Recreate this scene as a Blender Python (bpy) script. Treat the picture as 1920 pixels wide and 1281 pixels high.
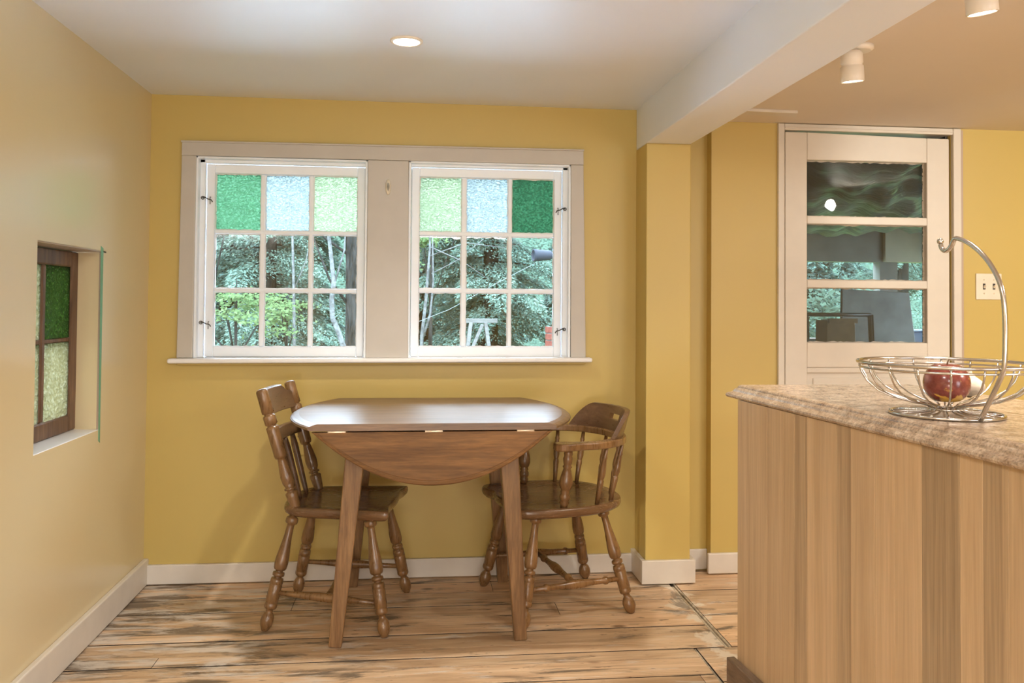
import bpy, bmesh, math, random
import numpy as np
from mathutils import Vector, Matrix

random.seed(4)
for o in list(bpy.data.objects):
    bpy.data.objects.remove(o)
SC = bpy.context.scene
COL = SC.collection
PI = math.pi

# ------------------------------------------------------------------ camera
cam_data = bpy.data.cameras.new('camera')
cam = bpy.data.objects.new('camera', cam_data)
COL.objects.link(cam)
cam_data.sensor_fit = 'HORIZONTAL'
cam_data.sensor_width = 36.0
cam_data.lens = 36.0 * 1601.1 / 1920.0
cam_data.shift_y = (533.2 - 640.5) / 1920.0
cam_data.clip_start = 0.02
YAW, PITCH, ROLL = 0.1088, 0.0232, 0.0076
fw = Vector((math.sin(YAW), math.cos(YAW), 0))
rt = Vector((math.cos(YAW), -math.sin(YAW), 0))
up = Vector((0, 0, 1))
f2 = fw * math.cos(PITCH) + up * math.sin(PITCH)
u2 = up * math.cos(PITCH) - fw * math.sin(PITCH)
r3 = rt * math.cos(ROLL) + u2 * math.sin(ROLL)
u3 = u2 * math.cos(ROLL) - rt * math.sin(ROLL)
m = Matrix((r3, u3, -f2)).transposed().to_4x4()
m.translation = Vector((0, -3.5366, 1.1199))
cam.matrix_world = m
SC.camera = cam

# ------------------------------------------------------------------ view, world, large lights
SC.view_settings.view_transform = 'Standard'
SC.view_settings.look = 'None'
SC.view_settings.gamma = 1.0
SC.view_settings.use_curve_mapping = False
SC.view_settings.exposure = 0.48
SC.cycles.max_bounces = 10
SC.cycles.diffuse_bounces = 5
SC.cycles.glossy_bounces = 4
SC.cycles.transmission_bounces = 8
SC.cycles.transparent_max_bounces = 12
SC.cycles.caustics_reflective = False
SC.cycles.caustics_refractive = False
SC.cycles.sample_clamp_indirect = 60.0
SC.cycles.use_denoising = True

world = bpy.data.worlds.new('overcast_sky')
SC.world = world
world.use_nodes = True
nt = world.node_tree
nt.nodes.clear()
wo = nt.nodes.new('ShaderNodeOutputWorld')
bg = nt.nodes.new('ShaderNodeBackground')
tc = nt.nodes.new('ShaderNodeTexCoord')
nz = nt.nodes.new('ShaderNodeTexNoise')
nz.inputs['Scale'].default_value = 3.0
nz.inputs['Detail'].default_value = 5.0
rp = nt.nodes.new('ShaderNodeValToRGB')
rp.color_ramp.elements[0].position = 0.35
rp.color_ramp.elements[0].color = (0.52, 0.72, 1.0, 1)
rp.color_ramp.elements[1].position = 0.7
rp.color_ramp.elements[1].color = (0.70, 0.85, 1.0, 1)
nt.links.new(tc.outputs['Generated'], nz.inputs['Vector'])
nt.links.new(nz.outputs['Fac'], rp.inputs['Fac'])
nt.links.new(rp.outputs['Color'], bg.inputs['Color'])
# overcast sky: zenith three times as bright as the horizon
sxyz = nt.nodes.new('ShaderNodeSeparateXYZ')
nt.links.new(tc.outputs['Generated'], sxyz.inputs[0])
mrz = nt.nodes.new('ShaderNodeMapRange')
mrz.inputs['From Min'].default_value = 0.0
mrz.inputs['From Max'].default_value = 1.0
mrz.inputs['To Min'].default_value = 14.0
mrz.inputs['To Max'].default_value = 42.0
nt.links.new(sxyz.outputs['Z'], mrz.inputs['Value'])
nt.links.new(mrz.outputs[0], bg.inputs['Strength'])
nt.links.new(bg.outputs['Background'], wo.inputs['Surface'])


def light(name, kind, loc, energy, color, parent=None, rot=(0, 0, 0), **kw):
    d = bpy.data.lights.new(name, kind)
    d.energy = energy
    d.color = color
    for k, v in kw.items():
        setattr(d, k, v)
    o = bpy.data.objects.new(name, d)
    COL.objects.link(o)
    o.location = loc
    o.rotation_euler = rot
    if parent:
        o.parent = parent
    return o


WARM = (1.0, 0.93, 0.84)
# fill lights added out of view
light('rear_cool_fill', 'AREA', (3.05, -6.3, 1.3), 36, (0.80, 0.89, 1.0), rot=(PI / 2, 0, 0), shape='RECTANGLE', size=1.7, size_y=1.3)  # added cool fill; the end wall behind it is solid
light('rear_low_fill', 'AREA', (0.15, -6.3, 0.29), 32, (1.0, 0.98, 0.95), rot=(PI / 2, 0, 0), shape='RECTANGLE', size=2.3, size_y=0.5)  # low frontal fill, added to brighten the wall and chairs under the table
light('rear_high_fill', 'AREA', (0.2, -5.5, 1.88), 20, (1.0, 0.97, 0.93), rot=(math.radians(62), 0, 0), shape='RECTANGLE', size=1.8, size_y=0.12)  # frontal fill added high up, no fixture there
light('overhead_fill', 'AREA', (0.0, -2.9, 1.93), 7, (1.0, 0.95, 0.90), shape='DISK', size=0.35)  # added overhead fill, out of frame
light('overhead_fill', 'AREA', (0.1, -4.7, 1.93), 11, (1.0, 0.96, 0.92), shape='DISK', size=0.5)  # second overhead fill, added behind the camera
light('kitchen_fill', 'AREA', (2.6, -2.6, 1.88), 31, (1.0, 0.93, 0.85), shape='DISK', size=0.4)  # unseen fill added to lift the kitchen side

light('kitchen_wall_spot', 'SPOT', (2.75, -2.0, 1.80), 48, (1.0, 0.95, 0.84), rot=(math.radians(84), 0, 0), spot_size=1.1, spot_blend=0.5, shadow_soft_size=0.03)

# ------------------------------------------------------------------ node materials
def new_mat(name):
    mt = bpy.data.materials.new(name)
    mt.use_nodes = True
    n = mt.node_tree
    n.nodes.clear()
    out = n.nodes.new('ShaderNodeOutputMaterial')
    b = n.nodes.new('ShaderNodeBsdfPrincipled')
    n.links.new(b.outputs[0], out.inputs[0])
    return mt, n, b, out


def N(n, t, **kw):
    x = n.nodes.new('ShaderNode' + t)
    for k, v in kw.items():
        if k in x.inputs:
            x.inputs[k].default_value = v
        else:
            setattr(x, k, v)
    return x


def coords(n, kind='Object', scale=(1, 1, 1), rnd=True):
    tc = N(n, 'TexCoord')
    mp = N(n, 'Mapping')
    mp.inputs['Scale'].default_value = scale
    n.links.new(tc.outputs[kind], mp.inputs['Vector'])
    if rnd:
        oi = N(n, 'ObjectInfo')
        ml = N(n, 'Math', operation='MULTIPLY')
        ml.inputs[1].default_value = 37.0
        n.links.new(oi.outputs['Random'], ml.inputs[0])
        cb = N(n, 'CombineXYZ')
        for i in range(3):
            n.links.new(ml.outputs[0], cb.inputs[i])
        n.links.new(cb.outputs[0], mp.inputs['Location'])
    return mp.outputs['Vector']


def noise(n, vec, scale, detail=4, rough=0.55, dist=0.0):
    x = N(n, 'TexNoise')
    x.inputs['Scale'].default_value = scale
    x.inputs['Detail'].default_value = detail
    x.inputs['Roughness'].default_value = rough
    x.inputs['Distortion'].default_value = dist
    n.links.new(vec, x.inputs['Vector'])
    return x.outputs['Fac']


def ramp(n, fac, stops):
    r = N(n, 'ValToRGB')
    e = r.color_ramp.elements
    while len(e) < len(stops):
        e.new(0.5)
    for i, (p, c) in enumerate(stops):
        e[i].position = p
        e[i].color = (c, c, c, 1) if isinstance(c, (int, float)) else (*c, 1)
    n.links.new(fac, r.inputs['Fac'])
    return r.outputs['Color']


def mix(n, fac, a, b, mode='MIX'):
    x = N(n, 'Mix', data_type='RGBA', blend_type=mode)
    for sock, v in ((x.inputs[0], fac), (x.inputs[6], a), (x.inputs[7], b)):
        if isinstance(v, (int, float)):
            sock.default_value = v
        elif isinstance(v, tuple):
            sock.default_value = (*v, 1) if len(v) == 3 else v
        else:
            n.links.new(v, sock)
    return x.outputs[2]


def bump(n, b, h, strength=0.2, dist=0.01):
    x = N(n, 'Bump')
    x.inputs['Strength'].default_value = strength
    x.inputs['Distance'].default_value = dist
    n.links.new(h, x.inputs['Height'])
    n.links.new(x.outputs[0], b.inputs['Normal'])
    return x.outputs[0]


def mat_plain(name, color, rough=0.5, metal=0.0, var=0.05, scale=12, bumps=0.03, spec=0.5):
    mt, n, b, o = new_mat(name)
    v = coords(n, rnd=False)
    f = noise(n, v, scale, 4)
    d = tuple(c * (1 - var) for c in color)
    l = tuple(min(1, c * (1 + var)) for c in color)
    n.links.new(ramp(n, f, [(0.3, d), (0.7, l)]), b.inputs['Base Color'])
    b.inputs['Roughness'].default_value = rough
    b.inputs['Metallic'].default_value = metal
    b.inputs['Specular IOR Level'].default_value = spec
    if bumps:
        bump(n, b, noise(n, v, scale * 6, 3), bumps, 0.004)
    return mt


def mat_wall(name, color, rough=0.38, spec=0.5):
    mt, n, b, o = new_mat(name)
    v = coords(n, rnd=False)
    f = noise(n, v, 1.6, 3)
    f2_ = noise(n, v, 16, 3)
    c = ramp(n, f, [(0.3, tuple(x * 0.98 for x in color)), (0.7, tuple(x * 1.02 for x in color))])
    c = mix(n, ramp(n, f2_, [(0.66, 0.0), (0.80, 0.06)]), c, tuple(x * 0.85 for x in color))
    n.links.new(c, b.inputs['Base Color'])
    n.links.new(ramp(n, f2_, [(0.2, rough * 0.95), (0.8, rough * 1.05)]), b.inputs['Roughness'])
    b.inputs['Specular IOR Level'].default_value = spec
    bump(n, b, noise(n, v, 45, 3), 0.02, 0.003)
    return mt


def mat_wood(name, dark, light_, scale=(1, 1, 1), rough=0.3, freq=9.0, coat=0.25, streak=0.5, deep=None, spec=0.4):
    """grain runs along the axis with the small scale"""
    mt, n, b, o = new_mat(name)
    v = coords(n, scale=scale)
    a = noise(n, v, freq, 6, 0.6, 0.6)
    w = noise(n, v, freq * 5.0, 4, 0.65)
    big = noise(n, coords(n, scale=tuple(s * 0.25 for s in scale)), freq * 0.6, 3, 0.5, 0.4)
    c = ramp(n, a, [(0.30, dark), (0.68, light_)])
    c = mix(n, streak, c, mix(n, 1.0, c, ramp(n, w, [(0.35, 0.55), (0.65, 1.15)]), 'MULTIPLY'))
    c = mix(n, 0.5, c, mix(n, 1.0, c, ramp(n, big, [(0.35, 0.62), (0.65, 1.2)]), 'MULTIPLY'))
    if deep:
        c = mix(n, ramp(n, big, [(0.56, 0.0), (0.70, 0.8)]), c, deep)
    n.links.new(c, b.inputs['Base Color'])
    n.links.new(ramp(n, w, [(0.2, rough * 0.8), (0.8, rough * 1.3)]), b.inputs['Roughness'])
    b.inputs['Coat Weight'].default_value = coat
    b.inputs['Specular IOR Level'].default_value = spec
    b.inputs['Coat Roughness'].default_value = 0.18
    bump(n, b, w, 0.10, 0.003)
    return mt


def mat_glass(name, rough=0.0, refl=1.0, tint=(0.96, 0.98, 0.97)):
    mt, n, b, o = new_mat(name)
    n.nodes.remove(b)
    t = N(n, 'BsdfTransparent')
    t.inputs['Color'].default_value = (*tint, 1)
    g = N(n, 'BsdfGlossy')
    g.inputs['Roughness'].default_value = rough
    g.inputs['Color'].default_value = (refl, refl, refl, 1)
    fr = N(n, 'Fresnel')
    fr.inputs['IOR'].default_value = 1.5
    v = coords(n, rnd=False)
    bp = N(n, 'Bump')
    bp.inputs['Strength'].default_value = 0.03
    bp.inputs['Distance'].default_value = 0.01
    n.links.new(noise(n, v, 9, 2), bp.inputs['Height'])
    n.links.new(bp.outputs[0], g.inputs['Normal'])
    mx = N(n, 'MixShader')
    n.links.new(fr.outputs[0], mx.inputs[0])
    n.links.new(t.outputs[0], mx.inputs[1])
    n.links.new(g.outputs[0], mx.inputs[2])
    n.links.new(mx.outputs[0], o.inputs[0])
    return mt


def mat_cathedral(name, color, deep, soft=0.45, scale=125):
    """hammered stained glass: refracts through a pebbled face, glows softly with the light behind"""
    mt, n, b, o = new_mat(name)
    n.nodes.remove(b)
    v = coords(n, scale=(1, 1, 1.25))
    vo = N(n, 'TexVoronoi', feature='SMOOTH_F1')
    vo.inputs['Scale'].default_value = scale
    n.links.new(mix(n, 0.02, v, N(n, 'TexNoise').outputs['Color']), vo.inputs['Vector'])
    h = noise(n, v, scale * 0.9, 3, 0.5, 0.5)
    add = N(n, 'Math', operation='ADD')
    n.links.new(vo.outputs['Distance'], add.inputs[0])
    n.links.new(h, add.inputs[1])
    bp = N(n, 'Bump')
    bp.inputs['Strength'].default_value = 1.0
    bp.inputs['Distance'].default_value = 0.012
    n.links.new(add.outputs[0], bp.inputs['Height'])
    c = ramp(n, add.outputs[0], [(0.45, color), (1.0, deep)])
    rf = N(n, 'BsdfRefraction')
    rf.inputs['Roughness'].default_value = 0.12
    rf.inputs['IOR'].default_value = 1.25
    tl = N(n, 'BsdfTranslucent')
    gl = N(n, 'BsdfGlossy')
    gl.inputs['Roughness'].default_value = 0.12
    tr = N(n, 'BsdfTransparent')
    for x in (rf, tl, tr):
        n.links.new(c, x.inputs['Color'])
    for x in (rf, tl, gl):
        n.links.new(bp.outputs[0], x.inputs['Normal'])
    m1 = N(n, 'MixShader')
    m1.inputs[0].default_value = soft
    n.links.new(rf.outputs[0], m1.inputs[1])
    n.links.new(tl.outputs[0], m1.inputs[2])
    m3 = N(n, 'MixShader')
    m3.inputs[0].default_value = 0.25
    n.links.new(m1.outputs[0], m3.inputs[1])
    n.links.new(tr.outputs[0], m3.inputs[2])
    m2 = N(n, 'MixShader')
    m2.inputs[0].default_value = 0.06
    n.links.new(m3.outputs[0], m2.inputs[1])
    n.links.new(gl.outputs[0], m2.inputs[2])
    n.links.new(m2.outputs[0], o.inputs[0])
    return mt


def mat_emit(name, color, strength):
    mt, n, b, o = new_mat(name)
    n.nodes.remove(b)
    e = N(n, 'Emission')
    e.inputs['Color'].default_value = (*color, 1)
    e.inputs['Strength'].default_value = strength
    n.links.new(e.outputs[0], o.inputs[0])
    return mt


def mat_leaf(name, dark, light_, trans=0.35):
    mt, n, b, o = new_mat(name)
    n.nodes.remove(b)
    v = coords(n)
    c = ramp(n, noise(n, v, 1.8, 4), [(0.35, dark), (0.65, light_)])
    c2 = mix(n, ramp(n, noise(n, v, 30, 2), [(0.4, 0.0), (0.7, 0.5)]), c, tuple(min(1, x * 1.5) for x in light_))
    d = N(n, 'BsdfDiffuse')
    t = N(n, 'BsdfTranslucent')
    n.links.new(c2, d.inputs['Color'])
    n.links.new(c2, t.inputs['Color'])
    mx = N(n, 'MixShader')
    mx.inputs[0].default_value = trans
    n.links.new(d.outputs[0], mx.inputs[1])
    n.links.new(t.outputs[0], mx.inputs[2])
    n.links.new(mx.outputs[0], o.inputs[0])
    return mt


def mat_floor():
    """worn pine boards: grain along x, knots, grey wear, leftover pale paint near the threshold"""
    mt, n, b, o = new_mat('worn_pine_boards')
    v = coords(n, scale=(0.9, 9, 9))
    vw = N(n, 'NewGeometry').outputs['Position']
    oi = N(n, 'ObjectInfo')
    a = noise(n, v, 2.6, 6, 0.6, 0.8)
    w = noise(n, coords(n, scale=(1.2, 40, 40)), 3.0, 4, 0.6)
    c = ramp(n, a, [(0.30, (0.48, 0.31, 0.185)), (0.55, (0.71, 0.515, 0.34)), (0.75, (0.82, 0.65, 0.47))])
    c = mix(n, 0.5, c, mix(n, 1.0, c, ramp(n, w, [(0.35, 0.70), (0.65, 1.12)]), 'MULTIPLY'))
    tone = ramp(n, oi.outputs['Random'], [(0.0, (0.80, 0.78, 0.74)), (0.5, (1.0, 0.97, 0.93)), (1.0, (1.12, 1.04, 0.95))])
    c = mix(n, 1.0, c, tone, 'MULTIPLY')
    # knots
    kv = coords(n, scale=(3.4, 6.5, 6.5))
    vo = N(n, 'TexVoronoi')
    vo.inputs['Scale'].default_value = 1.5
    n.links.new(kv, vo.inputs['Vector'])
    rings = ramp(n, vo.outputs['Distance'], [(0.07, 1.0), (0.17, 0.0)])
    sep = N(n, 'SeparateColor')
    n.links.new(vo.outputs['Color'], sep.inputs[0])
    knot = mix(n, 1.0, rings, ramp(n, sep.outputs[0], [(0.36, 0.0), (0.46, 1.0)]), 'MULTIPLY')
    c = mix(n, mix(n, 1.0, knot, (0.85, 0.85, 0.85), 'MULTIPLY'), c, (0.13, 0.06, 0.03))
    # nail holes, dents and fine dark flecks along the grain
    fleck = noise(n, coords(n, scale=(5, 22, 22)), 3.2, 3, 0.55)
    c = mix(n, ramp(n, fleck, [(0.67, 0.0), (0.72, 0.85)]), c, (0.12, 0.065, 0.035))
    # wear: stretched blotches, much heavier at the left wall, lighter elsewhere
    mp = N(n, 'Mapping')
    mp.inputs['Scale'].default_value = (1.3, 6.5, 1)
    n.links.new(vw, mp.inputs['Vector'])
    wear = noise(n, mp.outputs[0], 2.0, 7, 0.68, 0.7)
    sx = N(n, 'SeparateXYZ')
    n.links.new(vw, sx.inputs[0])
    mr = N(n, 'MapRange')
    mr.inputs['From Min'].default_value = -1.1
    mr.inputs['From Max'].default_value = 0.2
    mr.inputs['To Min'].default_value = 0.085
    mr.inputs['To Max'].default_value = -0.03
    n.links.new(sx.outputs['X'], mr.inputs['Value'])
    ad = N(n, 'Math', operation='ADD')
    n.links.new(wear, ad.inputs[0])
    n.links.new(mr.outputs[0], ad.inputs[1])
    c = mix(n, ramp(n, ad.outputs[0], [(0.53, 0.0), (0.62, 0.85)]), c, (0.10, 0.08, 0.06))
    wear2 = noise(n, mp.outputs[0], 3.3, 7, 0.7, 0.4)
    ad2 = N(n, 'Math', operation='ADD')
    n.links.new(wear2, ad2.inputs[0])
    n.links.new(mr.outputs[0], ad2.inputs[1])
    c = mix(n, ramp(n, ad2.outputs[0], [(0.54, 0.0), (0.64, 0.75)]), c, (0.66, 0.60, 0.53))
    # remnants of white paint along the threshold strip
    ds = N(n, 'Math', operation='SUBTRACT')
    n.links.new(sx.outputs['X'], ds.inputs[0])
    ds.inputs[1].default_value = 1.0
    ab = N(n, 'Math', operation='ABSOLUTE')
    n.links.new(ds.outputs[0], ab.inputs[0])
    mr2 = N(n, 'MapRange')
    mr2.inputs['From Min'].default_value = 0.0
    mr2.inputs['From Max'].default_value = 0.17
    mr2.inputs['To Min'].default_value = 0.19
    mr2.inputs['To Max'].default_value = -0.3
    n.links.new(ab.outputs[0], mr2.inputs['Value'])
    wear3 = noise(n, vw, 9.0, 6, 0.65, 0.3)
    ad3 = N(n, 'Math', operation='ADD')
    n.links.new(wear3, ad3.inputs[0])
    n.links.new(mr2.outputs[0], ad3.inputs[1])
    c = mix(n, ramp(n, ad3.outputs[0], [(0.60, 0.0), (0.66, 0.85)]), c, (0.70, 0.62, 0.50))
    wear4 = noise(n, vw, 7.0, 6, 0.65, 0.9)
    ad4 = N(n, 'Math', operation='ADD')
    n.links.new(wear4, ad4.inputs[0])
    n.links.new(mr2.outputs[0], ad4.inputs[1])
    c = mix(n, ramp(n, ad4.outputs[0], [(0.64, 0.0), (0.72, 0.75)]), c, (0.13, 0.11, 0.085))
    n.links.new(c, b.inputs['Base Color'])
    n.links.new(ramp(n, a, [(0.2, 0.36), (0.8, 0.55)]), b.inputs['Roughness'])
    b.inputs['Specular IOR Level'].default_value = 0.35
    bump(n, b, w, 0.18, 0.004)
    return mt


def mat_granite():
    mt, n, b, o = new_mat('brown_granite')
    v = coords(n, rnd=False)
    a = noise(n, v, 26, 6, 0.7, 0.5)
    s = noise(n, v, 190, 3, 0.6)
    c = ramp(n, a, [(0.30, (0.26, 0.175, 0.115)), (0.50, (0.44, 0.33, 0.235)), (0.70, (0.58, 0.47, 0.36))])
    c = mix(n, 0.75, c, mix(n, 1.0, c, ramp(n, s, [(0.36, 0.55), (0.50, 1.0), (0.66, 1.25)]), 'MULTIPLY'))
    n.links.new(c, b.inputs['Base Color'])
    b.inputs['Roughness'].default_value = 0.24
    b.inputs['Specular IOR Level'].default_value = 0.4
    return mt


def mat_apple():
    mt, n, b, o = new_mat('red_apple_skin')
    v = coords(n, rnd=False)
    tcs = N(n, 'TexCoord')
    sx = N(n, 'SeparateXYZ')
    n.links.new(tcs.outputs['Object'], sx.inputs[0])
    mr = N(n, 'MapRange')
    mr.inputs['From Min'].default_value = -0.045
    mr.inputs['From Max'].default_value = 0.02
    mr.inputs['To Min'].default_value = 0.14
    mr.inputs['To Max'].default_value = -0.12
    n.links.new(sx.outputs['Z'], mr.inputs['Value'])
    f = noise(n, v, 38, 3, 0.5, 0.6)
    ad = N(n, 'Math', operation='ADD')
    n.links.new(f, ad.inputs[0])
    n.links.new(mr.outputs[0], ad.inputs[1])
    base = ramp(n, noise(n, v, 60, 4), [(0.35, (0.15, 0.025, 0.022)), (0.7, (0.29, 0.065, 0.045))])
    c = mix(n, ramp(n, ad.outputs[0], [(0.56, 0.0), (0.64, 1.0)]), base, (0.72, 0.42, 0.08))
    n.links.new(c, b.inputs['Base Color'])
    b.inputs['Roughness'].default_value = 0.22
    b.inputs['Coat Weight'].default_value = 0.4
    return mt


def mat_sheet():
    mt, n, b, o = new_mat('plastic_sheet')
    b.inputs['Base Color'].default_value = (0.27, 0.265, 0.23, 1)
    b.inputs['Roughness'].default_value = 0.28
    t = N(n, 'BsdfTranslucent')
    t.inputs['Color'].default_value = (0.27, 0.265, 0.23, 1)
    mx = N(n, 'MixShader')
    mx.inputs[0].default_value = 0.35
    n.links.new(b.outputs[0], mx.inputs[1])
    n.links.new(t.outputs[0], mx.inputs[2])
    n.links.new(mx.outputs[0], o.inputs[0])
    bump(n, b, noise(n, coords(n, scale=(1, 4, 1)), 5, 4, 0.6, 1.2), 0.8, 0.03)
    return mt


def mat_bark(name, dark, light_, sc=(14, 14, 3)):
    mt, n, b, o = new_mat(name)
    v = coords(n, scale=sc)
    f = noise(n, v, 2.0, 6, 0.7)
    n.links.new(ramp(n, f, [(0.35, dark), (0.65, light_)]), b.inputs['Base Color'])
    b.inputs['Roughness'].default_value = 0.9
    b.inputs['Specular IOR Level'].default_value = 0.0
    bump(n, b, f, 0.8, 0.03)
    return mt


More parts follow.
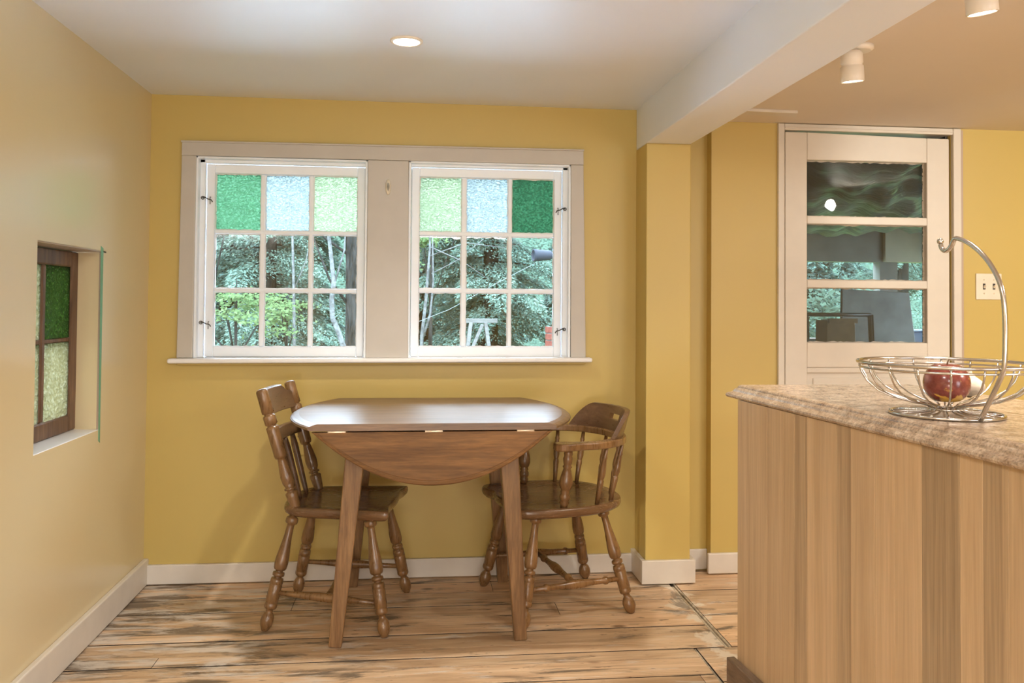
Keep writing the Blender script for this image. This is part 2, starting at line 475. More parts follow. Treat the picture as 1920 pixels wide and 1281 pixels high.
M = dict(
    yellow=mat_wall('yellow_wall_paint', (0.56, 0.42, 0.128), 0.42),
    yellow_gloss=mat_wall('yellow_gloss_paint', (0.70, 0.59, 0.365), 0.22, 0.8),
    ceiling=mat_wall('daylight_tinted_ceiling_white', (0.79, 0.835, 0.905), 0.46, 0.5),  # bluish window light put into the white base colour
    kceiling=mat_wall('cream_ceiling_paint', (0.72, 0.655, 0.57), 0.6, 0.3),
    white=mat_plain('white_gloss_trim', (0.84, 0.83, 0.82), 0.35, var=0.03, scale=9),
    sashwhite=mat_plain('daylight_tinted_sash_white', (0.88, 0.93, 0.99), 0.35, var=0.02, scale=9),  # daylight on the sashes put into this cooler, brighter white
    baseboard=mat_plain('ivory_baseboard_paint', (0.68, 0.63, 0.56), 0.4, var=0.05, scale=9),
    cream=mat_plain('cream_trim_paint', (0.52, 0.485, 0.43), 0.38, var=0.03, scale=9),
    doorwhite=mat_plain('warm_white_door_paint', (0.68, 0.63, 0.55), 0.38, var=0.03, scale=9),
    putty=mat_plain('crumbling_putty', (0.82, 0.81, 0.78), 0.7, var=0.1, scale=60, bumps=0.4),
    floor=mat_floor(),
    subfloor=mat_plain('dark_subfloor', (0.03, 0.02, 0.015), 0.9),
    strip=mat_plain('threshold_strip', (0.46, 0.38, 0.27), 0.7, var=0.45, scale=30, bumps=0.5),
    table_top=mat_wood('oak_table_laminate', (0.13, 0.072, 0.036), (0.25, 0.15, 0.08), (0.7, 12, 12), 0.34, 4, 0.12),
    table_leaf=mat_wood('oak_table_leaf', (0.130, 0.062, 0.022), (0.290, 0.150, 0.058), (0.8, 12, 9), 0.45, 3.2, 0.0, 0.6, None, 0.25),
    table_leg=mat_wood('oak_table_leg', (0.170, 0.085, 0.034), (0.330, 0.190, 0.085), (14, 14, 0.9), 0.38, 3.5, 0.15),
    chair=mat_wood('maple_chair_wood', (0.150, 0.075, 0.028), (0.300, 0.162, 0.064), (7, 7, 1.0), 0.28, 3, 0.3, 0.45, None, 0.5),
    chair_seat=mat_wood('maple_seat_wood', (0.122, 0.061, 0.027), (0.268, 0.146, 0.067), (1.2, 9, 9), 0.24, 3, 0.3, 0.5, None, 0.5),
    chair_dark=mat_wood('maple_rail_wood', (0.122, 0.063, 0.032), (0.220, 0.122, 0.063), (7, 1.0, 7), 0.30, 3, 0.25, 0.3),
    board_a=mat_wood('poplar_board_pale', (0.502, 0.342, 0.188), (0.604, 0.427, 0.251), (10, 10, 0.35), 0.42, 3, 0.1, 0.25),
    board_b=mat_wood('poplar_board_tan', (0.470, 0.320, 0.180), (0.560, 0.395, 0.230), (12, 12, 0.3), 0.42, 4, 0.1, 0.3),
    board_c=mat_wood('poplar_board_streaked', (0.370, 0.250, 0.140), (0.520, 0.370, 0.215), (12, 12, 0.25), 0.42, 4, 0.1, 0.45, (0.20, 0.125, 0.065)),
    plinth=mat_wood('plinth_wood', (0.10, 0.065, 0.04), (0.25, 0.17, 0.11), (8, 1, 8), 0.5, 5, 0.0),
    granite=mat_granite(),
    chrome=mat_plain('brushed_chrome', (0.58, 0.56, 0.53), 0.18, 1.0, 0.03, 30, 0.0),
    brass=mat_plain('zinc_hinge', (0.78, 0.66, 0.50), 0.35, 1.0, 0.08, 60, 0.0),
    iron=mat_plain('dark_iron', (0.06, 0.055, 0.05), 0.5, 0.6, 0.1, 40, 0.0),
    apple=mat_apple(),
    garlic=mat_plain('garlic_skin', (0.80, 0.72, 0.60), 0.5, var=0.12, scale=60),
    stem=mat_plain('stem_brown', (0.12, 0.07, 0.03), 0.8),
    sash_brown=mat_wood('brown_sash_wood', (0.10, 0.05, 0.025), (0.24, 0.135, 0.075), (10, 10, 1.2), 0.5, 4, 0.05),
    reveal=mat_wall('niche_plaster', (0.46, 0.36, 0.28), 0.6),
    tape=mat_plain('green_masking_tape', (0.16, 0.38, 0.22), 0.6, var=0.08),
    plate=mat_plain('ivory_switch_plate', (0.78, 0.71, 0.58), 0.35),
    glass=mat_glass('clear_glass'),
    door_glass=mat_glass('old_door_glass', 0.01, 0.9, (0.86, 0.90, 0.88)),
    lens_glass=mat_glass('clear_acrylic', 0.05, 1.0, (0.9, 0.9, 0.88)),
    g_green=mat_cathedral('hammered_green_glass', (0.360, 0.500, 0.380), (0.190, 0.320, 0.210)),
    g_dark=mat_cathedral('hammered_dark_green_glass', (0.210, 0.360, 0.250), (0.090, 0.200, 0.120)),
    g_clear=mat_cathedral('hammered_clear_glass', (0.600, 0.640, 0.610), (0.390, 0.420, 0.405)),
    g_lime=mat_cathedral('hammered_lime_glass', (0.620, 0.660, 0.510), (0.400, 0.440, 0.320)),
    g_olive=mat_cathedral('hammered_olive_glass', (0.140, 0.190, 0.070), (0.060, 0.090, 0.030), 0.5, 90),
    g_amber=mat_cathedral('hammered_pale_amber_glass', (0.420, 0.390, 0.310), (0.270, 0.240, 0.155), 0.6, 90),
    lamp_white=mat_plain('white_lamp_enamel', (0.85, 0.80, 0.72), 0.3, bumps=0),
    glow=mat_emit('lit_lens', (1.0, 0.90, 0.72), 22.0),
    bark=mat_bark('dark_bark', (0.006, 0.006, 0.005), (0.024, 0.023, 0.021)),
    bark_pale=mat_bark('pale_birch_bark', (0.030, 0.030, 0.028), (0.085, 0.085, 0.080), (8, 8, 8)),
    needle=mat_leaf('hemlock_needles', (0.041, 0.068, 0.052), (0.098, 0.137, 0.104)),
    needle2=mat_leaf('spruce_needles', (0.032, 0.054, 0.044), (0.076, 0.107, 0.088)),
    maple=mat_leaf('maple_leaves', (0.037, 0.065, 0.024), (0.073, 0.101, 0.043), 0.5),
    fern=mat_leaf('fern_leaves', (0.024, 0.039, 0.025), (0.041, 0.056, 0.040), 0.5),
    hillside=mat_plain('wooded_slope', (0.020, 0.032, 0.022), 0.95, var=0.75, scale=14, bumps=1.0, spec=0.0),
    gravel=mat_plain('bounce_gravel', (0.50, 0.51, 0.52), 0.9, var=0.2, scale=40, bumps=0.6, spec=0.0),  # kept pale so the added ground throws skylight up to the ceiling
    grass=mat_plain('rough_grass', (0.07, 0.11, 0.035), 0.9, var=0.4, scale=5, bumps=0.6, spec=0.0),
    grey_wood=mat_wood('weathered_timber', (0.045, 0.043, 0.038), (0.085, 0.082, 0.075), (1, 9, 9), 0.8, 4, 0.0, 0.5, None, 0.0),
    brick=mat_plain('red_brick', (0.075, 0.024, 0.018), 0.85, var=0.25, scale=25, bumps=0.4, spec=0.0),
    mortar=mat_plain('grey_mortar', (0.05, 0.045, 0.04), 0.9, spec=0.0),
    cord=mat_plain('white_cord', (0.10, 0.105, 0.10), 0.7, spec=0.0),
    porch_wall=mat_plain('grey_porch_boards', (0.12, 0.11, 0.09), 0.7, var=0.2, scale=6),
    porch_trim=mat_plain('dark_porch_timber', (0.07, 0.06, 0.05), 0.6, var=0.2),
    porch_tan=mat_plain('tan_porch_panel', (0.36, 0.29, 0.20), 0.6, var=0.12, scale=5),
    sheet=mat_sheet(),
    lamp_grey=mat_plain('grey_lamp_metal', (0.014, 0.016, 0.020), 0.6, spec=0.05),
    board_grey=mat_plain('stained_grey_panel', (0.15, 0.16, 0.155), 0.6, var=0.35, scale=6, bumps=0.1),
    cardboard=mat_plain('brown_cardboard', (0.26, 0.17, 0.10), 0.8, var=0.1),
    blue=mat_plain('blue_tarp', (0.06, 0.10, 0.17), 0.5, var=0.15),
    black=mat_plain('black_metal', (0.02, 0.02, 0.02), 0.4),
    exterior=mat_plain('exterior_siding', (0.32, 0.30, 0.27), 0.8),
)


# ------------------------------------------------------------------ mesh helpers
class MB:
    def __init__(self):
        self.v, self.f, self.s = [], [], []

    def add(self, verts, faces, smooth=False):
        o = len(self.v)
        self.v += [tuple(p) for p in verts]
        self.f += [tuple(i + o for i in f) for f in faces]
        self.s += [smooth] * len(faces)
        return self

    def box(self, x0, x1, y0, y1, z0, z1):
        x0, x1 = min(x0, x1), max(x0, x1)
        y0, y1 = min(y0, y1), max(y0, y1)
        z0, z1 = min(z0, z1), max(z0, z1)
        v = [(x, y, z) for z in (z0, z1) for y in (y0, y1) for x in (x0, x1)]
        return self.add(v, [(0, 2, 3, 1), (4, 5, 7, 6), (0, 1, 5, 4), (2, 6, 7, 3), (0, 4, 6, 2), (1, 3, 7, 5)])

    def hexa(self, bottom, top):
        """bottom, top: four points each, counter-clockwise from above"""
        return self.add(list(bottom) + list(top), [(3, 2, 1, 0), (4, 5, 6, 7), (0, 1, 5, 4), (1, 2, 6, 5), (2, 3, 7, 6), (3, 0, 4, 7)])

    def bar(self, p0, p1, w0, d0, w1=None, d1=None, ref=(0, 1, 0)):
        """rectangular bar from p0 to p1; w across ref x axis, d along ref"""
        p0, p1 = Vector(p0), Vector(p1)
        ax = (p1 - p0).normalized()
        r = Vector(ref)
        a = r.cross(ax).normalized()
        bb = ax.cross(a).normalized()
        w1 = w0 if w1 is None else w1
        d1 = d0 if d1 is None else d1
        q = []
        for p, w, d in ((p0, w0, d0), (p1, w1, d1)):
            q.append([p + a * (sx * w / 2) + bb * (sy * d / 2) for sx, sy in ((-1, -1), (1, -1), (1, 1), (-1, 1))])
        return self.hexa(q[0], q[1])

    def prism(self, pts, z0, z1, axis='z'):
        n = len(pts)
        if axis == 'z':
            P = lambda p, h: (p[0], p[1], h)
        elif axis == 'y':
            P = lambda p, h: (p[0], h, p[1])
        else:
            P = lambda p, h: (h, p[0], p[1])
        v = [P(p, z0) for p in pts] + [P(p, z1) for p in pts]
        f = [tuple(range(n - 1, -1, -1)), tuple(range(n, 2 * n))]
        f += [(i, (i + 1) % n, n + (i + 1) % n, n + i) for i in range(n)]
        return self.add(v, f)

    def rings(self, rings, cap0=True, cap1=True, smooth=True, close=False):
        n = len(rings[0])
        v = [p for r in rings for p in r]
        f = []
        m_ = len(rings)
        for i in range(m_ if close else m_ - 1):
            a, b = i * n, ((i + 1) % m_) * n
            f += [(a + k, a + (k + 1) % n, b + (k + 1) % n, b + k) for k in range(n)]
        self.add(v, f, smooth)
        o = len(self.v) - len(v)
        if not close:
            if cap0:
                self.f.append(tuple(o + k for k in range(n - 1, -1, -1)))
                self.s.append(False)
            if cap1:
                self.f.append(tuple(o + (m_ - 1) * n + k for k in range(n)))
                self.s.append(False)
        return self

    def lathe(self, p0, p1, prof, seg=14):
        """prof: (t, r) along p0 -> p1"""
        p0, p1 = Vector(p0), Vector(p1)
        ax = (p1 - p0)
        L = ax.length
        ax = ax.normalized()
        a = ax.orthogonal().normalized()
        b = ax.cross(a)
        R = []
        for t, r in prof:
            c = p0 + ax * (t * L)
            R.append([c + (a * math.cos(2 * PI * k / seg) + b * math.sin(2 * PI * k / seg)) * r for k in range(seg)])
        return self.rings(R)

    def tube(self, pts, r, seg=8, close=False):
        pts = [Vector(p) for p in pts]
        n = len(pts)
        R = []
        prev = None
        for i, p in enumerate(pts):
            if close:
                d = (pts[(i + 1) % n] - pts[i - 1]).normalized()
            else:
                d = (pts[min(i + 1, n - 1)] - pts[max(i - 1, 0)]).normalized()
            a = d.orthogonal().normalized() if prev is None else (prev - d * prev.dot(d)).normalized()
            prev = a
            b = d.cross(a)
            rr = r[i] if isinstance(r, (list, tuple)) else r
            R.append([p + (a * math.cos(2 * PI * k / seg) + b * math.sin(2 * PI * k / seg)) * rr for k in range(seg)])
        return self.rings(R, close=close)

    def build(self, name, mat, parent=None, bevel=0.0, seg=2, loc=None, normals=True):
        me = bpy.data.meshes.new(name)
        me.from_pydata([tuple(p) for p in self.v], [], self.f)
        me.polygons.foreach_set('use_smooth', self.s)
        if normals or bevel:
            bm = bmesh.new()
            bm.from_mesh(me)
            if normals:
                bmesh.ops.recalc_face_normals(bm, faces=bm.faces)
            if bevel:
                ed = [e for e in bm.edges if len(e.link_faces) == 2 and e.calc_face_angle(0) > 0.6]
                bmesh.ops.bevel(bm, geom=ed, offset=bevel, segments=seg, affect='EDGES', profile=0.5, clamp_overlap=True)
            bm.to_mesh(me)
            bm.free()
        me.materials.append(mat if not isinstance(mat, str) else M[mat])
        o = bpy.data.objects.new(name, me)
        COL.objects.link(o)
        if parent:
            o.parent = parent
        if loc:
            o.location = loc
        return o


def tag(o, label=None, cat=None, group=None, kind=None):
    if label:
        o['label'] = label
    if cat:
        o['category'] = cat
    if group:
        o['group'] = group
    if kind:
        o['kind'] = kind
    return o


def thing(name, label, cat, loc=(0, 0, 0), rotz=0.0, group=None, kind=None):
    o = bpy.data.objects.new(name, None)
    o.empty_display_size = 0.1
    COL.objects.link(o)
    o.location = loc
    o.rotation_euler = (0, 0, rotz)
    return tag(o, label, cat, group, kind)


def copy_part(src, name_parent, loc=None):
    c = src.copy()
    COL.objects.link(c)
    c.parent = name_parent
    if loc is not None:
        c.location = loc
    return c


def struct(name, mb, mat, label, cat, bevel=0.0):
    return tag(mb.build(name, mat, bevel=bevel), label, cat, kind='structure')


# ------------------------------------------------------------------ the shell
XL, XB, BW, PD = -1.07, 0.9134, 0.1848, 0.168
H, HB, HK, YD = 1.949, 1.7775, 1.90, -0.055
XC = 1.224                       # left end of the kitchen door wall

# back wall with the two window openings
w = MB()
LO, RO = (-0.892, -0.211), (-0.045, 0.632)
ZB, ZT = 0.894, 1.706
w.box(XL - 0.16, XC + 0.1, 0, 0.15, -0.1, ZB)
w.box(XL - 0.16, XC + 0.1, 0, 0.15, ZT, 2.15)
w.box(XL - 0.16, LO[0], 0, 0.15, ZB, ZT)
w.box(LO[1], RO[0], 0, 0.15, ZB, ZT)
w.box(RO[1], XC + 0.1, 0, 0.15, ZB, ZT)
struct('wall_back', w, 'yellow', 'golden yellow back wall behind the table around the two windows', 'wall')

w = MB()
w.box(XC, 1.541, YD, 0.15, -0.1, 2.15)
w.box(2.30, 4.3, YD, 0.15, -0.1, 2.15)
w.box(1.541, 2.30, YD, 0.15, 1.872, 2.15)
struct('wall_kitchen', w, 'yellow', 'yellow kitchen wall around the glazed white door', 'wall')

NY0, NY1, NZ0, NZ1 = -1.000, -0.508, 0.684, 1.289
w = MB()
w.box(XL - 0.16, XL, -6.4, 0.0, -0.1, NZ0)
w.box(XL - 0.16, XL, -6.4, 0.0, NZ1, 2.15)
w.box(XL - 0.16, XL, -6.4, NY0, NZ0, NZ1)
w.box(XL - 0.16, XL, NY1, 0.0, NZ0, NZ1)
struct('wall_left', w, 'yellow_gloss', 'glossy pale yellow left wall with a small window niche', 'wall')
struct('wall_right', MB().box(4.2, 4.3, -6.4, 0.1, -0.1, 2.15), 'yellow', 'yellow kitchen side wall out of frame', 'wall')
struct('wall_front', MB().box(XL - 0.16, 4.3, -6.5, -6.4, -0.1, 2.15), 'yellow', 'yellow end wall behind the photographer', 'wall')
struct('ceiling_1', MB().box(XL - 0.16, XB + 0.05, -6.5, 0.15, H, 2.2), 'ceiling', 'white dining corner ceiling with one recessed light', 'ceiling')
struct('ceiling_2', MB().box(XB + 0.05, 4.3, -6.5, 0.15, HK, 2.2), 'kceiling', 'warm cream kitchen ceiling right of the beam', 'ceiling')
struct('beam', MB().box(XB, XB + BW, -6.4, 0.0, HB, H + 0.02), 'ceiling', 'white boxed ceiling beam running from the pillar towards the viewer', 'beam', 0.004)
struct('pillar', MB().box(XB, XB + BW, -PD, 0.0, 0.0, HB), 'yellow', 'yellow square pillar carrying the white beam', 'pillar', 0.004)

# baseboards
def baseboard(name, x0, x1, y0, y1, h, label):
    return struct(name, MB().box(x0, x1, y0, y1, 0.004, h), 'baseboard', label, 'baseboard', 0.004)
baseboard('baseboard_back', XL, XB, -0.018, 0.0, 0.080, 'white baseboard under the windows along the back wall')
baseboard('baseboard_left', XL, XL + 0.02, -4.5, 0.0, 0.104, 'white baseboard running along the left wall')
pb = MB()
pb.box(XB - 0.018, XB + BW + 0.018, -PD - 0.018, -PD, 0.006, 0.099)
pb.box(XB - 0.018, XB, -PD, 0.0, 0.006, 0.099)
pb.box(XB + BW, XB + BW + 0.018, -PD, 0.0, 0.006, 0.099)
struct('baseboard_pillar', pb, 'baseboard', 'white baseboard wrapped around the foot of the pillar', 'baseboard', 0.003)
baseboard('baseboard_recess', XB + BW + 0.018, XC, -0.012, 0.0, 0.09, 'short white baseboard in the recess right of the pillar')
baseboard('baseboard_kitchen', XC - 0.016, 1.50, YD - 0.018, YD, 0.088, 'white baseboard below the yellow wall left of the door')

# floor: base slab, threshold strip and single planks
fl = struct('floor', MB().box(XL - 0.1, 4.3, -6.4, 0.1, -0.12, -0.018), 'subfloor', 'worn pine plank floor with grey scuffs and paint remains', 'floor')
rowsL = [0.0, -0.075, -0.197, -0.338, -0.466, -0.606, -0.725, -0.800, -0.870, -0.997, -1.13, -1.26, -1.395, -1.52, -1.65, -1.79, -1.92, -2.05, -2.19, -2.33, -2.46, -2.60]
random.seed(11)
joints = {0: (-0.55,), 1: (0.30,), 2: (-0.45,), 3: (0.52,), 4: (), 5: (), 6: (-0.80,), 7: (), 8: (), 9: (0.86,)}
XS = 1.012


def plank(x0, x1, y0, y1, mesh_cache={}):
    g = 0.0021
    dz = random.uniform(-0.0012, 0.0008)
    ym, xm = (y0 + y1) / 2, (x0 + x1) / 2
    mb = MB().box(x0 + 0.0007 - xm, x1 - 0.0007 - xm, y0 + g - ym, y1 - g - ym, -0.0175, 0.0)
    o = mb.build('plank', 'floor', fl, bevel=0.0007, seg=1, loc=(xm, ym, dz))
    o.data.materials.append(M['subfloor'])           # the joint faces are black with old dirt
    for p in o.data.polygons:
        if p.normal.z < 0.3:
            p.material_index = 1
    return o


for i in range(len(rowsL) - 1):
    y1, y0 = rowsL[i], rowsL[i + 1]
    js = joints.get(i, (random.uniform(-0.6, 0.6),))
    xs = [XL - 0.02] + sorted(js) + [XS + (0.0 if y1 > -0.79 else -0.107)]
    for a, b_ in zip(xs[:-1], xs[1:]):
        plank(a, b_, y0, y1)
yk = [0.06, -0.115, -0.25, -0.385, -0.515, -0.65, -0.80, -0.915, -1.05, -1.185, -1.32, -1.45]
for i in range(len(yk) - 1):
    y1, y0 = yk[i], yk[i + 1]
    xa = XS + 0.024 if y1 > -0.75 else XS - 0.098
    cut = 1.9 + random.uniform(-0.3, 0.3)
    plank(xa, cut, y0, y1)
    plank(cut, 3.2, y0, y1)
st = MB()
xx = 0.0
st.box(XS + 0.002, XS + 0.012, -0.80, -0.19, -0.017, -0.003)
st.box(XS + 0.014, XS + 0.022, -0.80, -0.15, -0.017, 0.0015)
st.box(XS - 0.1055, XS - 0.0995, -2.5, -0.802, -0.017, -0.002)
st.build('threshold_strip', 'strip', fl, bevel=0.002, seg=1)['label'] = 'splintered grey filler strip where the boards change direction'
rest = MB().box(1.9, 4.2, -6.3, -1.45, -0.017, 0)
rest.box(XL, 1.9, -6.3, -2.6, -0.017, 0)
rest.build('far_boards', 'floor', fl)

# ------------------------------------------------------------------ window casing (trim_1)
tr = thing('trim_1', 'broad white casing and sill board framing both back windows', 'trim', kind='structure')
c = MB().prism([(-0.9455, 1.7045), (-0.953, 0.896), (-0.892, 0.896), (-0.889, 1.7045)], -0.020, 0.0, 'y')
c.build('side_casing', 'cream', tr, 0.003)
MB().prism([(0.6828, 1.7055), (0.629, 1.7055), (0.633, 0.897), (0.697, 0.897)], -0.020, 0.0, 'y').build('side_casing', 'cream', tr, 0.003)
MB().prism([(-0.945, 1.757), (-0.9455, 1.7045), (0.6828, 1.7060), (0.682, 1.765)], -0.0205, 0.0, 'y').build('head_casing', 'cream', tr, 0.0015)
MB().prism([(-0.211, 1.7045), (-0.212, 0.896), (-0.040, 0.896), (-0.046, 1.7045)], -0.020, 0.0, 'y').build('mullion_casing', 'cream', tr, 0.003)
MB().prism([(-0.948, 1.763), (-0.948, 1.756), (0.684, 1.764), (0.684, 1.771)], -0.026, 0.0, 'y').build('cap_bead', 'cream', tr, 0.002)
MB().prism([(-0.980, 0.895), (-0.980, 0.876), (0.718, 0.881), (0.718, 0.900)], -0.056, 0.05, 'y').build('sill_board', 'white', tr, 0.007, 3)
MB().prism([(-0.95, 0.876), (-0.95, 0.866), (0.695, 0.870), (0.695, 0.881)], -0.02, 0.0, 'y').build('apron', 'yellow', tr, 0.003)


def latch(parent, x, z, side):
    """hook and eye on the jamb"""
    mb = MB()
    mb.tube([(x - 0.012 * side, 0.018, z + 0.004), (x - 0.004 * side, 0.012, z + 0.007), (x + 0.010 * side, 0.016, z - 0.001), (x + 0.022 * side, 0.02, z - 0.004), (x + 0.026 * side, 0.022, z - 0.012)], 0.0022, 6)
    mb.tube([(x - 0.012 * side + 0.006 * math.cos(t), 0.02, z + 0.004 + 0.006 * math.sin(t)) for t in np.linspace(0, 2 * PI, 9)[:-1]], 0.0018, 6, True)
    mb.tube([(x + 0.018 * side, 0.028, z + 0.008), (x + 0.018 * side, 0.015, z + 0.008), (x + 0.018 * side, 0.015, z - 0.022)], 0.0016, 6)
    o = mb.build('hook_latch', 'iron', parent)
    o['label'] = 'dark iron hook latch'


def window(name, label, ox0, ox1, sx0, sx1, gx, gz, colors, side, oz1, sz1):
    t = thing(name, label, 'window', ((ox0 + ox1) / 2, 0, ZB), kind='structure')
    bx, bz = (ox0 + ox1) / 2, ZB

    def L(mb):
        mb.v = [(p[0] - bx, p[1], p[2] - bz) for p in mb.v]
        return mb
    # jamb liner and stop bead around the opening
    j = MB()
    j.box(ox0, ox0 + 0.010, -0.012, 0.15, ZB, oz1)
    j.box(ox1 - 0.010, ox1, -0.012, 0.15, ZB, oz1)
    j.box(ox0, ox1, -0.012, 0.15, oz1 - 0.008, oz1)
    j.box(ox0, ox1, 0.05, 0.15, ZB - 0.005, ZB + 0.002)
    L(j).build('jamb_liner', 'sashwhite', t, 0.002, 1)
    s = MB()
    s.box(ox0 + 0.010, sx0 - 0.001, 0.022, 0.052, ZB + 0.002, oz1 - 0.008)
    s.box(sx1 + 0.001, ox1 - 0.010, 0.022, 0.052, ZB + 0.002, oz1 - 0.008)
    s.box(ox0 + 0.010, ox1 - 0.010, 0.022, 0.052, sz1 + 0.001, oz1 - 0.008)
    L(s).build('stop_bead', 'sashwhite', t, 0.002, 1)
    y0, y1 = 0.046, 0.082
    gzt, gzb = gz[0][0], gz[-1][1]
    sash = MB()
    sash.prism([(sx0, ZB + 0.003), (gx[0][0], ZB + 0.003), (gx[0][0], sz1), (sx0, sz1)], y0, y1, 'y')
    sash.prism([(gx[-1][1], ZB + 0.003), (sx1, ZB + 0.003), (sx1, sz1), (gx[-1][1], sz1)], y0, y1, 'y')
    sash.prism([(gx[0][0], gzt), (gx[-1][1], gzt), (gx[-1][1], sz1), (gx[0][0], sz1)], y0, y1, 'y')
    sash.prism([(gx[0][0], ZB + 0.003), (gx[-1][1], ZB + 0.003), (gx[-1][1], gzb), (gx[0][0], gzb)], y0, y1, 'y')
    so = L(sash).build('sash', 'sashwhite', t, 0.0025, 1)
    for k in range(2):
        mb = MB().box(gx[k][1], gx[k + 1][0], y0 + 0.006, y1 - 0.004, gzb, gzt)
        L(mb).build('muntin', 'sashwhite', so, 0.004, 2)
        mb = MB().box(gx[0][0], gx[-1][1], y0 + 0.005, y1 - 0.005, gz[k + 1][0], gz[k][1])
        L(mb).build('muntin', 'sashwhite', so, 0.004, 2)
    rr = random.Random(5)
    for r in range(3):
        for q in range(3):
            x0, x1 = gx[q]
            z1, z0 = gz[r]
            mb = MB().box(x0 + 0.0005, x1 - 0.0005, 0.066, 0.069, z0 + 0.0005, z1 - 0.0005)
            p = L(mb).build('pane', colors[q] if r == 0 else 'glass', t)
            if r == 0:
                p['label'] = {'g_green': 'green hammered glass pane', 'g_dark': 'dark green hammered glass pane', 'g_clear': 'clear hammered glass pane', 'g_lime': 'pale lime hammered glass pane'}[colors[q]]
            # uneven putty line round the pane
            pm = MB()
            for (xa, za, xb, zb) in ((x0, z0, x1, z0), (x1, z0, x1, z1), (x1, z1, x0, z1), (x0, z1, x0, z0)):
                nn = 14
                ins, outs = [], []
                nx, nz_ = (-(zb - za), xb - xa)
                ln = math.hypot(nx, nz_)
                nx, nz_ = nx / ln, nz_ / ln
                for k in range(nn + 1):
                    u = k / nn
                    px, pz = xa + (xb - xa) * u, za + (zb - za) * u
                    d = rr.uniform(0.0012, 0.0042) if 0 < k < nn else 0.003
                    outs.append((px, 0.0635, pz))
                    ins.append((px + nx * d, 0.0655, pz + nz_ * d))
                pm.add(outs + ins, [(k, k + 1, nn + 2 + k, nn + 1 + k) for k in range(nn)])
            L(pm).build('putty', 'putty', p, normals=False)
    for z in ((1.536, 1.032) if side > 0 else (1.519, 1.011)):
        xs = (sx0 + 0.003 if side > 0 else sx1 - 0.003)
        latch(t, xs - bx, z - bz, side)
    return t


window('window_1', 'left white nine-pane window with green, clear and lime top panes', LO[0], LO[1], -0.862, -0.225,
       [(-0.829, -0.649), (-0.629, -0.453), (-0.436, -0.256)], [(1.645, 1.415), (1.399, 1.177), (1.160, 0.938)],
       ['g_green', 'g_clear', 'g_lime'], 1, 1.704, 1.682)
window('window_2', 'right white nine-pane window with lime, clear and dark green top panes', RO[0], RO[1], -0.033, 0.602,
       [(0.0, 0.176), (0.197, 0.373), (0.389, 0.569)], [(1.651, 1.422), (1.404, 1.183), (1.165, 0.940)],
       ['g_lime', 'g_clear', 'g_dark'], -1, 1.706, 1.688)

# clear oval knob on the mullion casing
kn = thing('oval_knob', 'clear oval finger pull on the white board between the windows', 'knob', (-0.128, -0.0205, 1.594))
MB().rings([[(0.011 * s * math.cos(t), y, 0.032 * s * math.sin(t)) for t in np.linspace(0, 2 * PI, 21)[:-1]] for s, y in ((1.0, 0.0), (1.0, -0.004), (0.82, -0.009), (0.45, -0.012))]).build('plate', 'plate', kn)
MB().rings([[(0.006 * math.cos(t), y, 0.017 * math.sin(t)) for t in np.linspace(0, 2 * PI, 17)[:-1]] for y in (-0.012, -0.015)]).build('inlay', 'lens_glass', kn)

# ------------------------------------------------------------------ niche window (window_3)
t3 = thing('window_3', 'small brown four-pane window with green and amber glass in the niche', 'window', (XL, -0.75, NZ0), kind='structure')


def L3(mb):
    mb.v = [(p[0] - XL, p[1] + 0.75, p[2] - NZ0) for p in mb.v]
    return mb


rv = MB()
e = 0.0015
rv.hexa([(XL - 0.16, NY1 + 0.04, NZ0), (XL - 0.0, NY1 - 0.002, NZ0), (XL - 0.0, NY1 + e, NZ0), (XL - 0.16, NY1 + 0.05, NZ0)],
        [(XL - 0.16, NY1 + 0.04, NZ1), (XL - 0.0, NY1 - 0.002, NZ1), (XL - 0.0, NY1 + e, NZ1), (XL - 0.16, NY1 + 0.05, NZ1)])
L3(rv).build('niche_side', 'reveal', t3)
rv = MB().box(XL - 0.16, XL + 0.0, NY0, NY1 + 0.04, NZ1 - 0.003, NZ1 + 0.001)
L3(rv).build('niche_head', 'reveal', t3)
L3(MB().hexa([(XL - 0.16, NY0, NZ0 - .02), (XL - 0.0005, NY0, NZ0 - .02), (XL - 0.0005, NY1, NZ0 - .02), (XL - 0.16, NY1 + 0.04, NZ0 - .02)],
             [(XL - 0.16, NY0, NZ0 + 0.004), (XL - 0.0005, NY0, NZ0 + 0.002), (XL - 0.0005, NY1, NZ0 + 0.002), (XL - 0.16, NY1 + 0.04, NZ0 + 0.004)])).build('niche_sill', 'white', t3, 0.001, 1)
sx0, sx1 = XL - 0.112, XL - 0.076
Y0, Y1 = -1.045, -0.492
fr = MB()
fr.box(sx0, sx1, -0.558, Y1, NZ0 + .004, 1.283)
fr.box(sx0, sx1, Y0, -0.985, NZ0 + .004, 1.283)
fr.box(sx0, sx1, -0.985, -0.558, 1.232, 1.283)
fr.box(sx0, sx1, -0.985, -0.558, NZ0 + .004, 0.742)
sash3 = L3(fr).build('sash', 'sash_brown', t3, 0.004, 1)
L3(MB().box(sx0 + .004, sx1 - .001, -0.779, -0.748, 0.742, 1.232)).build('muntin', 'sash_brown', sash3, 0.007, 2)
for ya, yb in ((-0.985, -0.779), (-0.748, -0.558)):
    L3(MB().box(sx0 + .006, sx1 - .006, ya, yb, 0.984, 0.999)).build('muntin', 'sash_brown', sash3, 0.003, 1)
